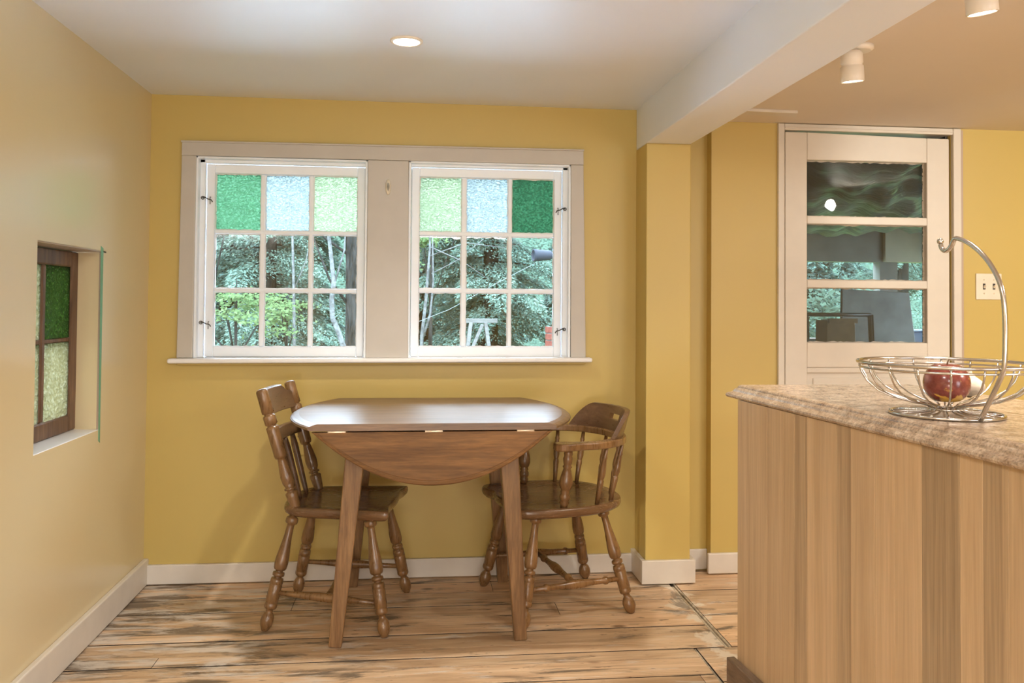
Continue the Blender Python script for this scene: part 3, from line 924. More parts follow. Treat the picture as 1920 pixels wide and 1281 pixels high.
for (ya, yb, za, zb, mt, lb) in ((-0.985, -0.779, 0.999, 1.232, 'g_amber', 'amber hammered glass pane'), (-0.748, -0.558, 0.999, 1.232, 'g_olive', 'deep green hammered glass pane'),
                                 (-0.985, -0.779, 0.742, 0.984, 'g_amber', 'amber hammered glass pane'), (-0.748, -0.558, 0.742, 0.984, 'g_amber', 'pale amber hammered glass pane')):
    p = L3(MB().box(sx1 - 0.009, sx1 - 0.006, ya, yb, za, zb)).build('pane', mt, t3)
    p['label'] = lb
tp = MB().add([(0, -0.5185, 1.306), (0, -0.496, 1.299), (0, -0.497, 0.640), (0, -0.510, 0.648)], [(0, 1, 2, 3)])
tp2 = MB().prism([(-0.5185, 1.306), (-0.510, 0.648), (-0.497, 0.640), (-0.496, 1.299)], XL, XL + 0.0012, 'x')
tag(tp2.build('masking_tape', 'tape'), 'strip of green masking tape down the right edge of the niche', 'tape')

# ------------------------------------------------------------------ kitchen door (door_1)
d1 = thing('door_1', 'warm white door with three glass panes and a lower panel', 'door', (1.9, YD, 0), kind='structure')


def LD(mb):
    mb.v = [(p[0] - 1.9, p[1] - YD, p[2]) for p in mb.v]
    return mb


yf = YD - 0.016
LD(MB().box(1.512, 1.540, yf, YD + 0.15, 0, 1.897)).build('side_casing', 'doorwhite', d1, 0.003)
LD(MB().box(2.302, 2.338, yf - 0.004, YD + 0.15, 0, 1.897)).build('side_casing', 'doorwhite', d1, 0.004)
LD(MB().box(2.340, 2.352, yf + 0.004, YD, 0, 1.893)).build('backband', 'reveal', d1, 0.003)
LD(MB().box(1.540, 2.302, yf, YD + 0.15, 1.870, 1.897)).build('head_casing', 'doorwhite', d1, 0.003)
LD(MB().box(1.540, 2.302, yf - 0.004, yf + 0.002, 1.880, 1.884)).build('head_bead', 'doorwhite', d1, 0.001, 1)
leaf = MB()
dy0, dy1 = YD - 0.008, YD + 0.034
zs = [(1.746, 1.507), (1.472, 1.234), (1.199, 0.966)]
GX0, GX1 = 1.643, 2.186
DX0, DX1 = 1.5455, 2.289
leaf.prism([(DX0, 0.012), (GX0, 0.012), (GX0, 1.864), (DX0, 1.864)], dy0, dy1, 'y')
leaf.prism([(GX1, 0.012), (DX1, 0.012), (DX1, 1.853), (GX1, 1.854)], dy0, dy1, 'y')
leaf.prism([(GX0, 1.746), (GX1, 1.746), (GX1, 1.854), (GX0, 1.864)], dy0, dy1, 'y')
leaf.box(GX0, GX1, dy0, dy1, 1.472, 1.507)
leaf.box(GX0, GX1, dy0, dy1, 1.199, 1.234)
leaf.box(GX0, GX1, dy0, dy1, 0.86, 0.966)
leaf.box(GX0, GX1, dy0, dy1, 0.012, 0.20)
dl = LD(leaf).build('door_leaf', 'doorwhite', d1, 0.004, 2)
LD(MB().box(1.5395, DX0, YD + 0.01, YD + 0.15, 0, 1.87)).build('gap_shade_jamb', 'porch_trim', d1)  # shade of the door gap put into this dark strip
LD(MB().box(DX1, 2.302, YD + 0.02, YD + 0.15, 0, 1.87)).build('hinge_jamb', 'porch_trim', d1)
LD(MB().box(GX0, GX1, dy0 + 0.016, dy1 - 0.006, 0.2, 0.86)).build('lower_panel', 'doorwhite', d1)
fm = MB()
fm.box(GX0 + 0.03, GX1 - 0.03, dy0 + 0.008, dy0 + 0.018, 0.23, 0.815)
LD(fm).build('raised_field', 'doorwhite', d1, 0.006, 2)
LD(MB().box(GX0, GX1, dy0 + 0.004, dy0 + 0.018, 0.836, 0.86)).build('panel_mould', 'doorwhite', d1, 0.005, 2)
for z1, z0 in zs:
    p = LD(MB().box(GX0 + 0.001, GX1 - 0.001, dy1 - 0.012, dy1 - 0.008, z0 + 0.001, z1 - 0.001)).build('pane', 'door_glass', d1)
    rr = random.Random(int(z1 * 100))
    pm = MB()
    for (xa, za, xb, zb) in ((GX0, z0, GX1, z0), (GX1, z0, GX1, z1), (GX1, z1, GX0, z1), (GX0, z1, GX0, z0)):
        nn = 40
        nx, nz_ = (-(zb - za), xb - xa)
        ln = math.hypot(nx, nz_)
        nx, nz_ = nx / ln, nz_ / ln
        ins, outs = [], []
        for k in range(nn + 1):
            u = k / nn
            px, pz = xa + (xb - xa) * u, za + (zb - za) * u
            d = rr.uniform(0.001, 0.006)
            outs.append((px, dy1 - 0.02, pz))
            ins.append((px + nx * d, dy1 - 0.013, pz + nz_ * d))
        pm.add(outs + ins, [(k, k + 1, nn + 2 + k, nn + 1 + k) for k in range(nn)])
    LD(pm).build('putty', 'doorwhite', p, normals=False)

# switch plate
sw = thing('light_switch', 'ivory double toggle switch plate on the yellow wall right of the door', 'light switch', (2.473, YD, 1.212))
MB().box(-0.060, 0.060, -0.006, 0.0, -0.057, 0.057).build('plate', 'plate', sw, 0.003, 2)
for x in (-0.023, 0.023):
    MB().box(x - 0.006, x + 0.006, -0.0065, -0.005, -0.013, 0.013).build('slot', 'iron', sw)
    MB().hexa([(x - .004, -.018, .002), (x + .004, -.018, .002), (x + .004, -.006, -.008), (x - .004, -.006, -.008)],
              [(x - .004, -.020, .007), (x + .004, -.020, .007), (x + .004, -.006, .004), (x - .004, -.006, .004)]).build('toggle', 'plate', sw, 0.001, 1)
    for z in (-0.030, 0.030):
        MB().lathe((x, -0.0055, z), (x, -0.0075, z), [(0, .003), (.7, .003), (1, .002)], 10).build('screw', 'brass', sw)

# outlet behind the left chair
ol = thing('wall_outlet', 'yellow-painted outlet plate on the back wall behind the left chair', 'outlet', (-0.484, 0.0, 0.56))
MB().box(-0.035, 0.035, -0.006, 0.0, -0.057, 0.057).build('plate', 'yellow', ol, 0.003, 2)
for z in (-0.02, 0.02):
    MB().prism([(0.016 * math.cos(a), z + 0.014 * math.sin(a)) for a in np.linspace(0, 2 * PI, 13)[:-1]], -0.008, -0.005, 'y').build('socket', 'yellow', ol, 0.001, 1)
    mb = MB()
    mb.box(-0.008, -0.005, -0.0086, -0.0075, z - 0.004, z + 0.006)
    mb.box(0.005, 0.008, -0.0086, -0.0075, z - 0.004, z + 0.006)
    mb.build('slots', 'iron', ol)

# batten on the kitchen ceiling
bt = MB().prism([(1.12, -0.315), (1.494, -0.295), (1.514, -0.232), (1.12, -0.250)], HK - 0.012, HK)
tag(bt.build('ceiling_batten', 'doorwhite', bevel=0.002), 'short pale batten fixed to the kitchen ceiling beside the beam', 'batten')

# ------------------------------------------------------------------ lamps
def ring(r, z, n=32, cx=0, cy=0):
    return [(cx + r * math.cos(2 * PI * k / n), cy + r * math.sin(2 * PI * k / n), z) for k in range(n)]


dn = thing('recessed_light', 'round recessed light glowing in the white ceiling above the table', 'ceiling light', (-0.046, -0.838, H))
MB().rings([ring(0.052, 0.0), ring(0.052, -0.003), ring(0.048, -0.006), ring(0.042, -0.006), ring(0.040, -0.002)], cap0=False, cap1=False).build('trim_ring', 'lamp_white', dn)
MB().rings([ring(0.0415, -0.0045), ring(0.0415, -0.003)]).build('lens', 'glow', dn)
light('recessed_lamp', 'SPOT', (0, 0, -0.02), 46, WARM, dn, spot_size=2.0, spot_blend=1.0, shadow_soft_size=0.04)


def can_light(loc, label, energy, aim):
    t = thing('spotlight', label, 'spotlight', loc, group='white ceiling spotlights')
    # canopy, arm, can
    MB().lathe((0.03, 0.01, HK - loc[2]), (0.03, 0.01, HK - loc[2] - 0.016), [(0, .040), (.6, .040), (1, .032)], 24).build('canopy', 'lamp_white', t)
    MB().tube([(0.03, 0.01, HK - loc[2] - 0.012), (0.028, 0.01, 0.045), (0.012, 0.004, 0.035)], 0.006, 8).build('arm', 'lamp_white', t)
    d = Vector(aim).normalized()
    p1 = d * 0.052
    p0 = d * -0.040
    MB().lathe(p0, p1, [(0, .020), (.04, .026), (.12, .031), (.42, .032), (.44, .0295), (.50, .0295), (.52, .033), (.98, .034), (1.0, .033), (1.0, .030), (.95, .029)], 28).build('can', 'lamp_white', t)
    MB().lathe(d * 0.046, d * 0.049, [(0, .0295), (1, .0295)], 28).build('lens', 'glow', t)
    q = d.to_track_quat('-Z', 'Y').to_euler()
    light('spot_lamp', 'SPOT', d * 0.056, energy, (1.0, 0.90, 0.78), t, rot=q, spot_size=2.0, spot_blend=0.8, shadow_soft_size=0.03)
    return t


can_light((1.275, -1.135, 1.842), 'white can spotlight half hidden by the beam edge, nearer the door', 24, (0.10, 0.12, -1))
can_light((1.265, -1.735, 1.842), 'white can spotlight at the top edge, nearer the viewer', 24, (0.16, 0.10, -1))

# ------------------------------------------------------------------ table
TX, TY, TZ = 0.053, -0.425, 0.738
tb = thing('drop_leaf_table', 'brown oak drop-leaf table with its front leaf hanging down', 'table', (TX, TY, 0))
HX, HY = 0.395, 0.372


def top_outline(o=0.0, n=12):
    """oval cut off straight along both long sides; o insets the rounded ends only"""
    B = HY / math.sqrt(1 - (HX / 0.495) ** 2)
    pts = []
    for k in range(n + 1):
        y = -HY + 2 * HY * k / n
        pts.append((0.495 * math.sqrt(1 - (y / B) ** 2) - o, y))
    return pts + [(-x, y) for x, y in reversed(pts)]


mb = MB()
mb.rings([[(x, y, z) for x, y in top_outline(o)] for o, z in ((0.006, TZ - 0.022), (0.0, TZ - 0.018), (0.0, TZ - 0.012), (0.005, TZ - 0.008), (0.014, TZ - 0.004), (0.026, TZ - 0.001), (0.030, TZ))], smooth=False)
mb.build('tabletop', 'table_top', tb)
LW = 0.383


def leaf_outline(o=0.0, n=28):
    p = [(-LW + o, TZ - 0.027), (LW - o, TZ - 0.027)]
    for k in range(1, n):
        u = 1 - 2 * k / n
        a = math.acos(max(-1, min(1, u)))
        x = (LW - o) * u
        z = TZ - 0.027 - (0.172 - o) * (1 - abs(u) ** 2.05)
        p.append((x, z))
    return p


yl = -HY + 0.004
mb = MB()
mb.rings([[(x, y, z) for x, z in leaf_outline(o)] for o, y in ((0.0, yl + 0.018), (0.0, yl + 0.004), (0.004, yl + 0.001), (0.012, yl), (0.013, yl + 0.0015), (0.016, yl + 0.0015), (0.018, yl))], smooth=False)
mb.build('drop_leaf', 'table_leaf', tb)['label'] = 'hanging half-round front leaf'
mb = MB()
mb.rings([[(x, y, z) for x, z in leaf_outline(0.0)] for y in (HY - 0.022, HY - 0.004)], smooth=False)
mb.build('drop_leaf', 'table_leaf', tb, 0.002, 1)['label'] = 'hanging rear leaf against the wall'
for x in (-0.305, 0.0, 0.295):
    mb = MB().box(x - 0.028, x + 0.028, yl - 0.0005, yl + 0.016, TZ - 0.0275, TZ - 0.0235)
    mb.lathe((x - 0.028, yl + 0.002, TZ - 0.0255), (x + 0.028, yl + 0.002, TZ - 0.0255), [(0, .003), (1, .003)], 8)
    mb.build('hinge', 'brass', tb)
ap = MB()
ap.box(-0.25, 0.25, -0.272, -0.252, TZ - 0.115, TZ - 0.024)
ap.box(-0.25, 0.25, 0.292, 0.312, TZ - 0.115, TZ - 0.024)
ap.box(-0.262, -0.242, -0.252, 0.292, TZ - 0.115, TZ - 0.024)
ap.box(0.242, 0.262, -0.252, 0.292, TZ - 0.115, TZ - 0.024)
ap.build('apron', 'table_leg', tb, 0.002, 1)
for (xt, yt, xb_, yb) in ((-0.245, -0.262, -0.312, -0.250), (0.245, -0.262, 0.297, -0.244), (-0.245, 0.302, -0.303, 0.345), (0.245, 0.302, 0.296, 0.350)):
    lg = MB().bar((xb_, yb, 0.0), (xt, yt, TZ - 0.026), 0.042, 0.042, 0.066, 0.054)
    lg.build('leg', 'table_leg', tb, 0.004, 2)

# ------------------------------------------------------------------ chairs
LEG_PROF = [(0, .012), (.03, .013), (.035, .019), (.05, .0215), (.075, .0215), (.088, .019), (.092, .0135), (.11, .0125), (.20, .0140), (.30, .0185), (.38, .0225), (.43, .0235), (.47, .0220), (.485, .0185), (.488, .0128), (.503, .0128), (.507, .0195), (.522, .0208), (.537, .0195), (.541, .0130), (.553, .0130), (.557, .0205), (.575, .0220), (.60, .0220), (.605, .0200), (.612, .0220), (.76, .0214), (.766, .0194), (.773, .0216), (.80, .0216), (.812, .0190), (.816, .0125), (.845, .0120), (.855, .016), (.885, .021), (.92, .0220), (.955, .0195), (.985, .0140), (1.0, .0115)]
SPIN_PROF = [(0, .0075), (.25, .0095), (.38, .0115), (.43, .0105), (.435, .0085), (.45, .0090), (.52, .0125), (.60, .0120), (.78, .0080), (.82, .0100), (.84, .0080), (1, .0065)]
STUMP_PROF = [(0, .011), (.05, .0130), (.09, .0165), (.13, .0135), (.16, .0180), (.21, .0180), (.245, .0135), (.275, .0165), (.30, .0130), (.33, .0175), (.40, .0225), (.47, .0225), (.60, .0165), (.67, .0120), (.70, .0160), (.73, .0120), (.76, .0145), (.84, .0165), (.88, .0130), (.92, .0155), (1.0, .0110)]
STUMP_PROF = [(t, r * 1.06) for t, r in STUMP_PROF]
POST_PROF = [(0, .0160), (.02, .0165), (.10, .0205), (.135, .0220), (.145, .0200), (.150, .0140), (.162, .0140), (.167, .0205), (.180, .0205), (.186, .0150), (.22, .0205), (.27, .0225), (.32, .0205), (.40, .0150), (.425, .0140), (.43, .0200), (.45, .0222), (.66, .0222), (.685, .0225), (.692, .0165), (.702, .0165), (.708, .0215), (.77, .0222), (.78, .0205), (.785, .0160), (.796, .0160), (.802, .0215), (.93, .0205), (.975, .0210), (.99, .0185), (1.0, .0120)]
STRETCH_PROF = [(0, .0085), (.16, .0095), (.18, .0145), (.20, .0145), (.22, .0100), (.36, .0115), (.46, .0165), (.54, .0165), (.64, .0115), (.78, .0100), (.80, .0145), (.82, .0145), (.84, .0095), (1, .0085)]
PLAIN_STRETCH = [(0, .0080), (.2, .0095), (.42, .0155), (.58, .0155), (.8, .0095), (1, .0080)]


def seat_mesh(outline, z, th, scoop, name, parent, mat, dish=None):
    """saddled seat from an outline (ccw), with rounded rim"""
    cx = sum(p[0] for p in outline) / len(outline)
    cy = sum(p[1] for p in outline) / len(outline)
    R = []
    for s, dz in ((0.0, -th), (0.55, -th), (0.93, -th), (0.985, -th * 0.72), (1.0, -th * 0.45), (0.995, -th * 0.18), (0.975, -0.001), (0.945, 0.0), (0.88, -scoop * 0.25), (0.74, -scoop * 0.8), (0.5, -scoop), (0.25, -scoop * 0.9), (0.0, -scoop * 0.8)):
        s = max(s, 0.002)
        ring_ = []
        for x, y in outline:
            q = (cx + (x - cx) * s, cy + (y - cy) * s)
            dd = 0.0
            if dish and dz > -th * 0.1 and s < 0.96:
                dd = dish(q[0], q[1]) * min(1, (0.97 - s) / 0.3)
            ring_.append((q[0], q[1], z + dz + dd))
        R.append(ring_)
    mb = MB().rings(R)
    return mb.build(name, mat, parent)


def smooth_outline(pts, n=6):
    """closed Catmull-Rom"""
    out = []
    m_ = len(pts)
    for i in range(m_):
        p0, p1, p2, p3 = [Vector(pts[(i + k) % m_]) for k in (-1, 0, 1, 2)]
        for k in range(n):
            t = k / n
            q = 0.5 * ((2 * p1) + (-p0 + p2) * t + (2 * p0 - 5 * p1 + 4 * p2 - p3) * t * t + (-p0 + 3 * p1 - 3 * p2 + p3) * t ** 3)
            out.append((q.x, q.y))
    return out


# --- left chair: two turned posts, crest board, lower rail, three spindles
SZ = 0.415
ch = thing('side_chair', 'armless brown wooden chair with turned posts, at the left end of the table', 'chair', (-0.275, -0.365, 0), -0.150)
half = [(0.207, 0.0), (0.203, 0.12), (0.214, 0.196), (0.206, 0.213), (0.17, 0.212), (0.05, 0.198), (-0.09, 0.183), (-0.155, 0.150), (-0.178, 0.085), (-0.186, 0.0)]
outl = half + [(x, -y) for x, y in reversed(half[1:-1])]
seat_mesh(smooth_outline(outl), SZ, 0.036, 0.012, 'seat', ch, 'chair_seat', lambda x, y: 0.010 * max(0, 1 - (y / 0.05) ** 2) * max(0, (x - 0.02) / 0.17))
for sy in (1, -1):
    MB().lathe((-0.130, sy * 0.140, SZ - 0.028), (-0.210, sy * 0.192, 0.0), LEG_PROF, 18).build('leg', 'chair', ch)
    MB().lathe((0.140, sy * 0.160, SZ - 0.028), (0.210, sy * 0.226, 0.0), LEG_PROF, 18).build('leg', 'chair', ch)
    MB().lathe((-0.118, sy * 0.150, SZ - 0.012), (-0.244, sy * 0.160, 0.818), POST_PROF, 18).build('back_post', 'chair', ch)
    MB().lathe((-0.187, sy * 0.176, 0.125), (0.190, sy * 0.205, 0.105), PLAIN_STRETCH, 12).build('stretcher', 'chair', ch)
MB().lathe((0.0, -0.190, 0.115), (0.0, 0.190, 0.115), PLAIN_STRETCH, 12).build('stretcher', 'chair', ch)


def rail(y0, y1, zprof, xfun, th, name, parent, mat):
    """board bent slightly backwards; zprof(y)->(zlo, zhi)"""
    R = []
    n = 24
    for k in range(n + 1):
        y = y0 + (y1 - y0) * k / n
        zl, zh = zprof(y)
        x0, x1 = xfun(y, zl), xfun(y, zh)
        R.append([(x0 - th / 2, y, zl), (x0 + th / 2, y, zl), (x1 + th / 2, y, zh), (x1 - th / 2, y, zh)])
    return MB().rings(R, smooth=False).build(name, mat, parent, 0.003, 1)


def post_x(z):
    return -0.118 - 0.126 * (z - 0.403) / (0.818 - 0.403)


bow = lambda y, z: post_x(z) - 0.022 * (1 - (y / 0.155) ** 2)


def crest_z(y):
    a = abs(y)
    hi = 0.812 if a < 0.082 else (0.812 - 0.026 * min(1, (a - 0.082) / 0.032))
    return (0.722, hi)


rail(-0.158, 0.158, crest_z, bow, 0.020, 'crest_rail', ch, 'chair_dark')
rail(-0.154, 0.154, lambda y: (0.628 + 0.0 * y, 0.672), bow, 0.018, 'lower_rail', ch, 'chair_dark')
for y in (-0.075, 0.0, 0.075):
    MB().lathe((-0.128 - 0.02 * (1 - (y / .15) ** 2), y * 0.9, SZ - 0.008), (bow(y, 0.636), y, 0.636), [(0, .007), (.1, .009), (.45, .0115), (.8, .0125), (1, .008)], 12).build('spindle', 'chair_dark', ch)

# --- right chair: captain's chair with bow arm, crest with hand hole
SZR = 0.405
cr = thing('captains_chair', 'wooden armchair with curved arm rail and slotted crest, at the right end of the table', 'chair', (0.527, -0.313, 0), PI + 0.2164)
half = [(0.236, 0.0), (0.232, 0.05), (0.222, 0.10), (0.240, 0.17), (0.222, 0.222), (0.17, 0.243), (0.05, 0.250), (-0.08, 0.236), (-0.175, 0.180), (-0.225, 0.09), (-0.236, 0.0)]
outl = half + [(x, -y) for x, y in reversed(half[1:-1])]
seat_mesh(smooth_outline(outl), SZR, 0.036, 0.012, 'seat', cr, 'chair_seat', lambda x, y: 0.010 * max(0, 1 - (y / 0.05) ** 2) * max(0, (x - 0.02) / 0.2))
CAPT_LEG = LEG_PROF[:-6] + [(.852, .0150), (.875, .0205), (.905, .0235), (.94, .0225), (.975, .0165), (1.0, .0110)]
for sy in (1, -1):
    MB().lathe((-0.125, sy * 0.140, SZR - 0.028), (-0.215, sy * 0.208, 0.0), CAPT_LEG, 18).build('leg', 'chair', cr)
    MB().lathe((0.140, sy * 0.165, SZR - 0.028), (0.215, sy * 0.240, 0.0), CAPT_LEG, 18).build('leg', 'chair', cr)
    MB().lathe((-0.190, sy * 0.188, 0.122), (0.192, sy * 0.214, 0.122), STRETCH_PROF, 14).build('stretcher', 'chair', cr)
    MB().lathe((0.055, sy * 0.212, SZR - 0.006), (0.045, sy * 0.232, 0.610), STUMP_PROF, 18).build('arm_stump', 'chair', cr)
    for (bx, by, tx, ty) in ((-0.075, 0.205, -0.100, 0.236), (-0.150, 0.160, -0.190, 0.178), (-0.200, 0.055, -0.238, 0.062)):
        MB().lathe((bx, sy * by, SZR - 0.008), (tx, sy * ty, 0.612), SPIN_PROF, 14).build('spindle', 'chair', cr)
MB().lathe((0.0, -0.200, 0.122), (0.0, 0.200, 0.122), STRETCH_PROF, 14).build('stretcher', 'chair', cr)

# arm bow: centre line in plan with a width, flared hand ends
def bow_pt(a):
    """a in [-1,1] along the bow, 0 at the middle of the back"""
    th = a * PI / 2 * 1.0
    if abs(a) <= 0.72:
        t = a / 0.72 * (PI / 2)
        return Vector((-0.035 - 0.203 * math.cos(t), 0.238 * math.sin(t)))
    u = (abs(a) - 0.72) / 0.28
    return Vector((-0.035 + 0.135 * u, (0.238 - 0.006 * u * u) * (1 if a > 0 else -1)))


n = 56
R = []
for k in range(n + 1):
    a = -1 + 2 * k / n
    p = bow_pt(a)
    q = bow_pt(min(1, a + 0.01)) - bow_pt(max(-1, a - 0.01))
    q.normalize()
    nv = Vector((q.y, -q.x))
    u = max(0, (abs(a) - 0.80) / 0.20)
    wd = 0.021 + 0.012 * math.sin(min(1, u * 1.1) * PI * 0.75) - (0.012 if abs(a) == 1 else 0)
    R.append([(p.x - nv.x * wd, p.y - nv.y * wd, 0.606), (p.x + nv.x * wd, p.y + nv.y * wd, 0.606), (p.x + nv.x * wd, p.y + nv.y * wd, 0.632), (p.x - nv.x * wd, p.y - nv.y * wd, 0.632)])
MB().rings(R, smooth=False).build('arm_rail', 'chair', cr, 0.005, 2)

# crest board with a slot: grid of columns along the bow
def crest_col(a):
    z1 = 0.632 + 0.092 * (1.0 if abs(a) < 0.27 else max(0.0, 1 - ((abs(a) - 0.27) / 0.21) ** 1.6) * 0.98 + 0.02)
    return 0.630, z1


mb = MB()
n = 48
SL, S0, S1 = 0.075, 0.672, 0.694
cols = []
aa = sorted(set([round(-0.48 + 0.96 * k / n, 4) for k in range(n + 1)] + [-SL, SL]))
for a in aa:
    p = bow_pt(a)
    nrm = Vector((-0.035, 0)) - p
    nrm.normalize()
    z0, z1 = crest_col(a)
    zz = [z0, min(S0, z0 + (z1 - z0) * 0.4), min(S1, z0 + (z1 - z0) * 0.7), z1]
    if z1 < S1 + 0.004:
        zz = [z0, z0 + (z1 - z0) * 0.33, z0 + (z1 - z0) * 0.66, z1]
    else:
        zz = [z0, S0, S1, z1]
    col = []
    for sgn in (1, -1):
        for z in zz:
            lean = -(z - 0.63) * 0.28
            cpt = p + nrm * (sgn * 0.0095 + lean)
            col.append((cpt.x, cpt.y, z))
    cols.append(col)
vv = [q for c_ in cols for q in c_]
ff = []
for i in range(len(cols) - 1):
    A, B = i * 8, (i + 1) * 8
    slot = aa[i] >= -SL - 1e-6 and aa[i + 1] <= SL + 1e-6
    for k in range(3):
        if slot and k == 1:
            continue
        ff.append((A + k, B + k, B + k + 1, A + k + 1))
        ff.append((A + 4 + k, A + 5 + k, B + 5 + k, B + 4 + k))
    ff.append((A + 3, B + 3, B + 7, A + 7))
    ff.append((A, A + 4, B + 4, B))
    if slot:
        ff.append((A + 1, A + 5, B + 5, B + 1))
        ff.append((A + 2, B + 2, B + 6, A + 6))
for i in (0, len(cols) - 1):
    A = i * 8
    ff += [(A + k, A + k + 1, A + 5 + k, A + 4 + k) for k in range(3)]
for a_ in (-SL, SL):
    i = aa.index(a_) if a_ in aa else [abs(x - a_) for x in aa].index(min(abs(x - a_) for x in aa))
    A = i * 8
    ff.append((A + 1, A + 2, A + 6, A + 5))
mb.add(vv, ff)
mb.build('crest_rail', 'chair_dark', cr, 0.003, 2)

# ------------------------------------------------------------------ island and granite top
isl = thing('kitchen_island', 'pale wooden kitchen island clad in upright glued boards', 'island', (0.927, -1.13, 0))
IA = Vector((0.0, 0.0))
u = Vector((0.093, -1.07)).normalized()
nrm = Vector((-u.y, u.x)) * -1            # outwards, to the left
if nrm.x > 0:
    nrm = -nrm
cuts_y = [-1.13, -1.305, -1.39, -1.445, -1.507, -1.634, -1.691, -1.779, -1.846, -1.931, -2.038, -2.096, -2.157, -2.25, -2.34, -2.42, -2.52, -2.60]
tones = ['board_b', 'board_b', 'board_a', 'board_c', 'board_a', 'board_c', 'board_a', 'board_b', 'board_a', 'board_c', 'board_a', 'board_c', 'board_a', 'board_b', 'board_c', 'board_a', 'board_b']
ds = [(y + 1.13) / u.y for y in cuts_y]
for i in range(len(ds) - 1):
    a, b_ = ds[i] + 0.0002, ds[i + 1] - 0.0002
    pr = random.Random(i).uniform(0, 0.0005)
    q = [IA + u * a + nrm * pr, IA + u * b_ + nrm * pr, IA + u * b_ - nrm * 0.022, IA + u * a - nrm * 0.022]
    mid = IA + u * ((a + b_) / 2)
    mb = MB().prism([(p.x - mid.x, p.y - mid.y) for p in q], 0.0, 0.846)
    mb.build('plank', tones[i], isl, 0.0006, 1, loc=(mid.x, mid.y, 0))
far = [IA - nrm * 0.022 - u * 0.0, IA + u * ds[-1] - nrm * 0.022, IA + u * ds[-1] - nrm * 0.50, IA - nrm * 0.50]
MB().prism([(p.x, p.y) for p in far], 0.02, 0.845).build('carcass', 'board_b', isl, 0.002, 1)
pl_ = [IA - u * 0.018 + nrm * 0.026, IA + u * ds[-1] + nrm * 0.026, IA + u * ds[-1] + nrm * 0.0008, IA - u * 0.018 + nrm * 0.0008]
MB().prism([(p.x, p.y) for p in pl_], 0.0, 0.100).build('plinth_board', 'plinth', isl, 0.002, 1)

ctop = thing('countertop', 'polished brown granite countertop with a stepped edge on the island', 'countertop', (0.92, -1.06, 0.846))
base_pts = [(0.918, -1.052), (1.508, -1.052), (1.562, -1.475), (1.66, -2.62), (1.040, -2.62)]


def inset(poly, o):
    m_ = len(poly)
    out = []
    for i in range(m_):
        p0, p1, p2 = Vector(poly[i - 1]), Vector(poly[i]), Vector(poly[(i + 1) % m_])
        e0, e1 = (p1 - p0).normalized(), (p2 - p1).normalized()
        n0, n1 = Vector((e0.y, -e0.x)), Vector((e1.y, -e1.x))
        bis = (n0 + n1)
        k = o / max(0.3, (1 + n0.dot(n1)))
        q = p1 + bis * k
        out.append((q.x - 0.92, q.y + 1.06))
    return out


prof = [(0.010, 0.0), (0.003, 0.002), (0.0, 0.007), (0.001, 0.012), (0.006, 0.016), (0.012, 0.0175), (0.016, 0.020), (0.018, 0.025), (0.022, 0.029), (0.026, 0.031), (0.027, 0.035), (0.030, 0.038), (0.036, 0.040)]
mb = MB().rings([[(x, y, z) for x, y in inset(base_pts, o)] for o, z in prof], smooth=False)
mb.build('slab', 'granite', ctop)
CT = 0.886

# ------------------------------------------------------------------ fruit bowl with arched arm
BX, BY = 1.139, -1.793
fb = thing('fruit_bowl', 'chrome wire fruit bowl with an arched banana hook on the granite top', 'fruit bowl', (BX, BY, CT))


def circ(r, z, n=48):
    return [(r * math.cos(2 * PI * k / n), r * math.sin(2 * PI * k / n), z) for k in range(n)]


RZ = 0.113
MB().tube(circ(0.178, RZ), 0.0038, 8, True).build('rim', 'chrome', fb)
MB().tube(circ(0.174, RZ - 0.011), 0.0024, 8, True).build('rim', 'chrome', fb)
MB().tube(circ(0.112, 0.004), 0.0036, 8, True).build('foot_ring', 'chrome', fb)
MB().tube(circ(0.034, 0.014), 0.0022, 8, True).build('hub_ring', 'chrome', fb)
profile = [(0.176, RZ - 0.004), (0.172, RZ - 0.020), (0.160, RZ - 0.042), (0.138, RZ - 0.062), (0.110, RZ - 0.075), (0.075, RZ - 0.084), (0.045, RZ - 0.089), (0.034, 0.019), (0.034, 0.012), (0.050, 0.0085), (0.080, 0.007), (0.110, 0.004)]
w0 = MB().tube([(r, 0, z) for r, z in profile], 0.0022, 6).build('wire', 'chrome', fb)
NW = 18
for k in range(1, NW):
    c_ = copy_part(w0, fb)
    c_.rotation_euler = (0, 0, 2 * PI * k / NW + 0.0)
w0.rotation_euler = (0, 0, 0.0)
arm = [(-0.114, 0.004), (-0.176, 0.095), (-0.1875, 0.125), (-0.190, 0.168), (-0.190, 0.210), (-0.186, 0.252), (-0.175, 0.284), (-0.152, 0.316), (-0.120, 0.345), (-0.081, 0.368), (-0.042, 0.381), (-0.031, 0.378), (-0.024, 0.368), (-0.012, 0.359), (0.001, 0.357), (0.012, 0.363), (0.016, 0.372)]
ap_ = []
P = [Vector((-0.0005, y, z)) for y, z in arm]
for i in range(len(P) - 1):
    p0, p1, p2, p3 = P[max(i - 1, 0)], P[i], P[i + 1], P[min(i + 2, len(P) - 1)]
    for k in range(4):
        t = k / 4
        ap_.append(0.5 * ((2 * p1) + (-p0 + p2) * t + (2 * p0 - 5 * p1 + 4 * p2 - p3) * t * t + (-p0 + 3 * p1 - 3 * p2 + p3) * t ** 3))
ap_.append(P[-1])
MB().tube(ap_, 0.0050, 10).build('arm', 'chrome', fb)
mb = MB()
mb.rings([[(0.007 * math.sin(t) * math.cos(q) - 0.0005, 0.0175 + 0.007 * math.sin(t) * math.sin(q), 0.379 - 0.007 * math.cos(t)) for q in np.linspace(0, 2 * PI, 13)[:-1]] for t in np.linspace(0.1, PI - 0.1, 8)])
mb.build('hook_ball', 'chrome', fb)

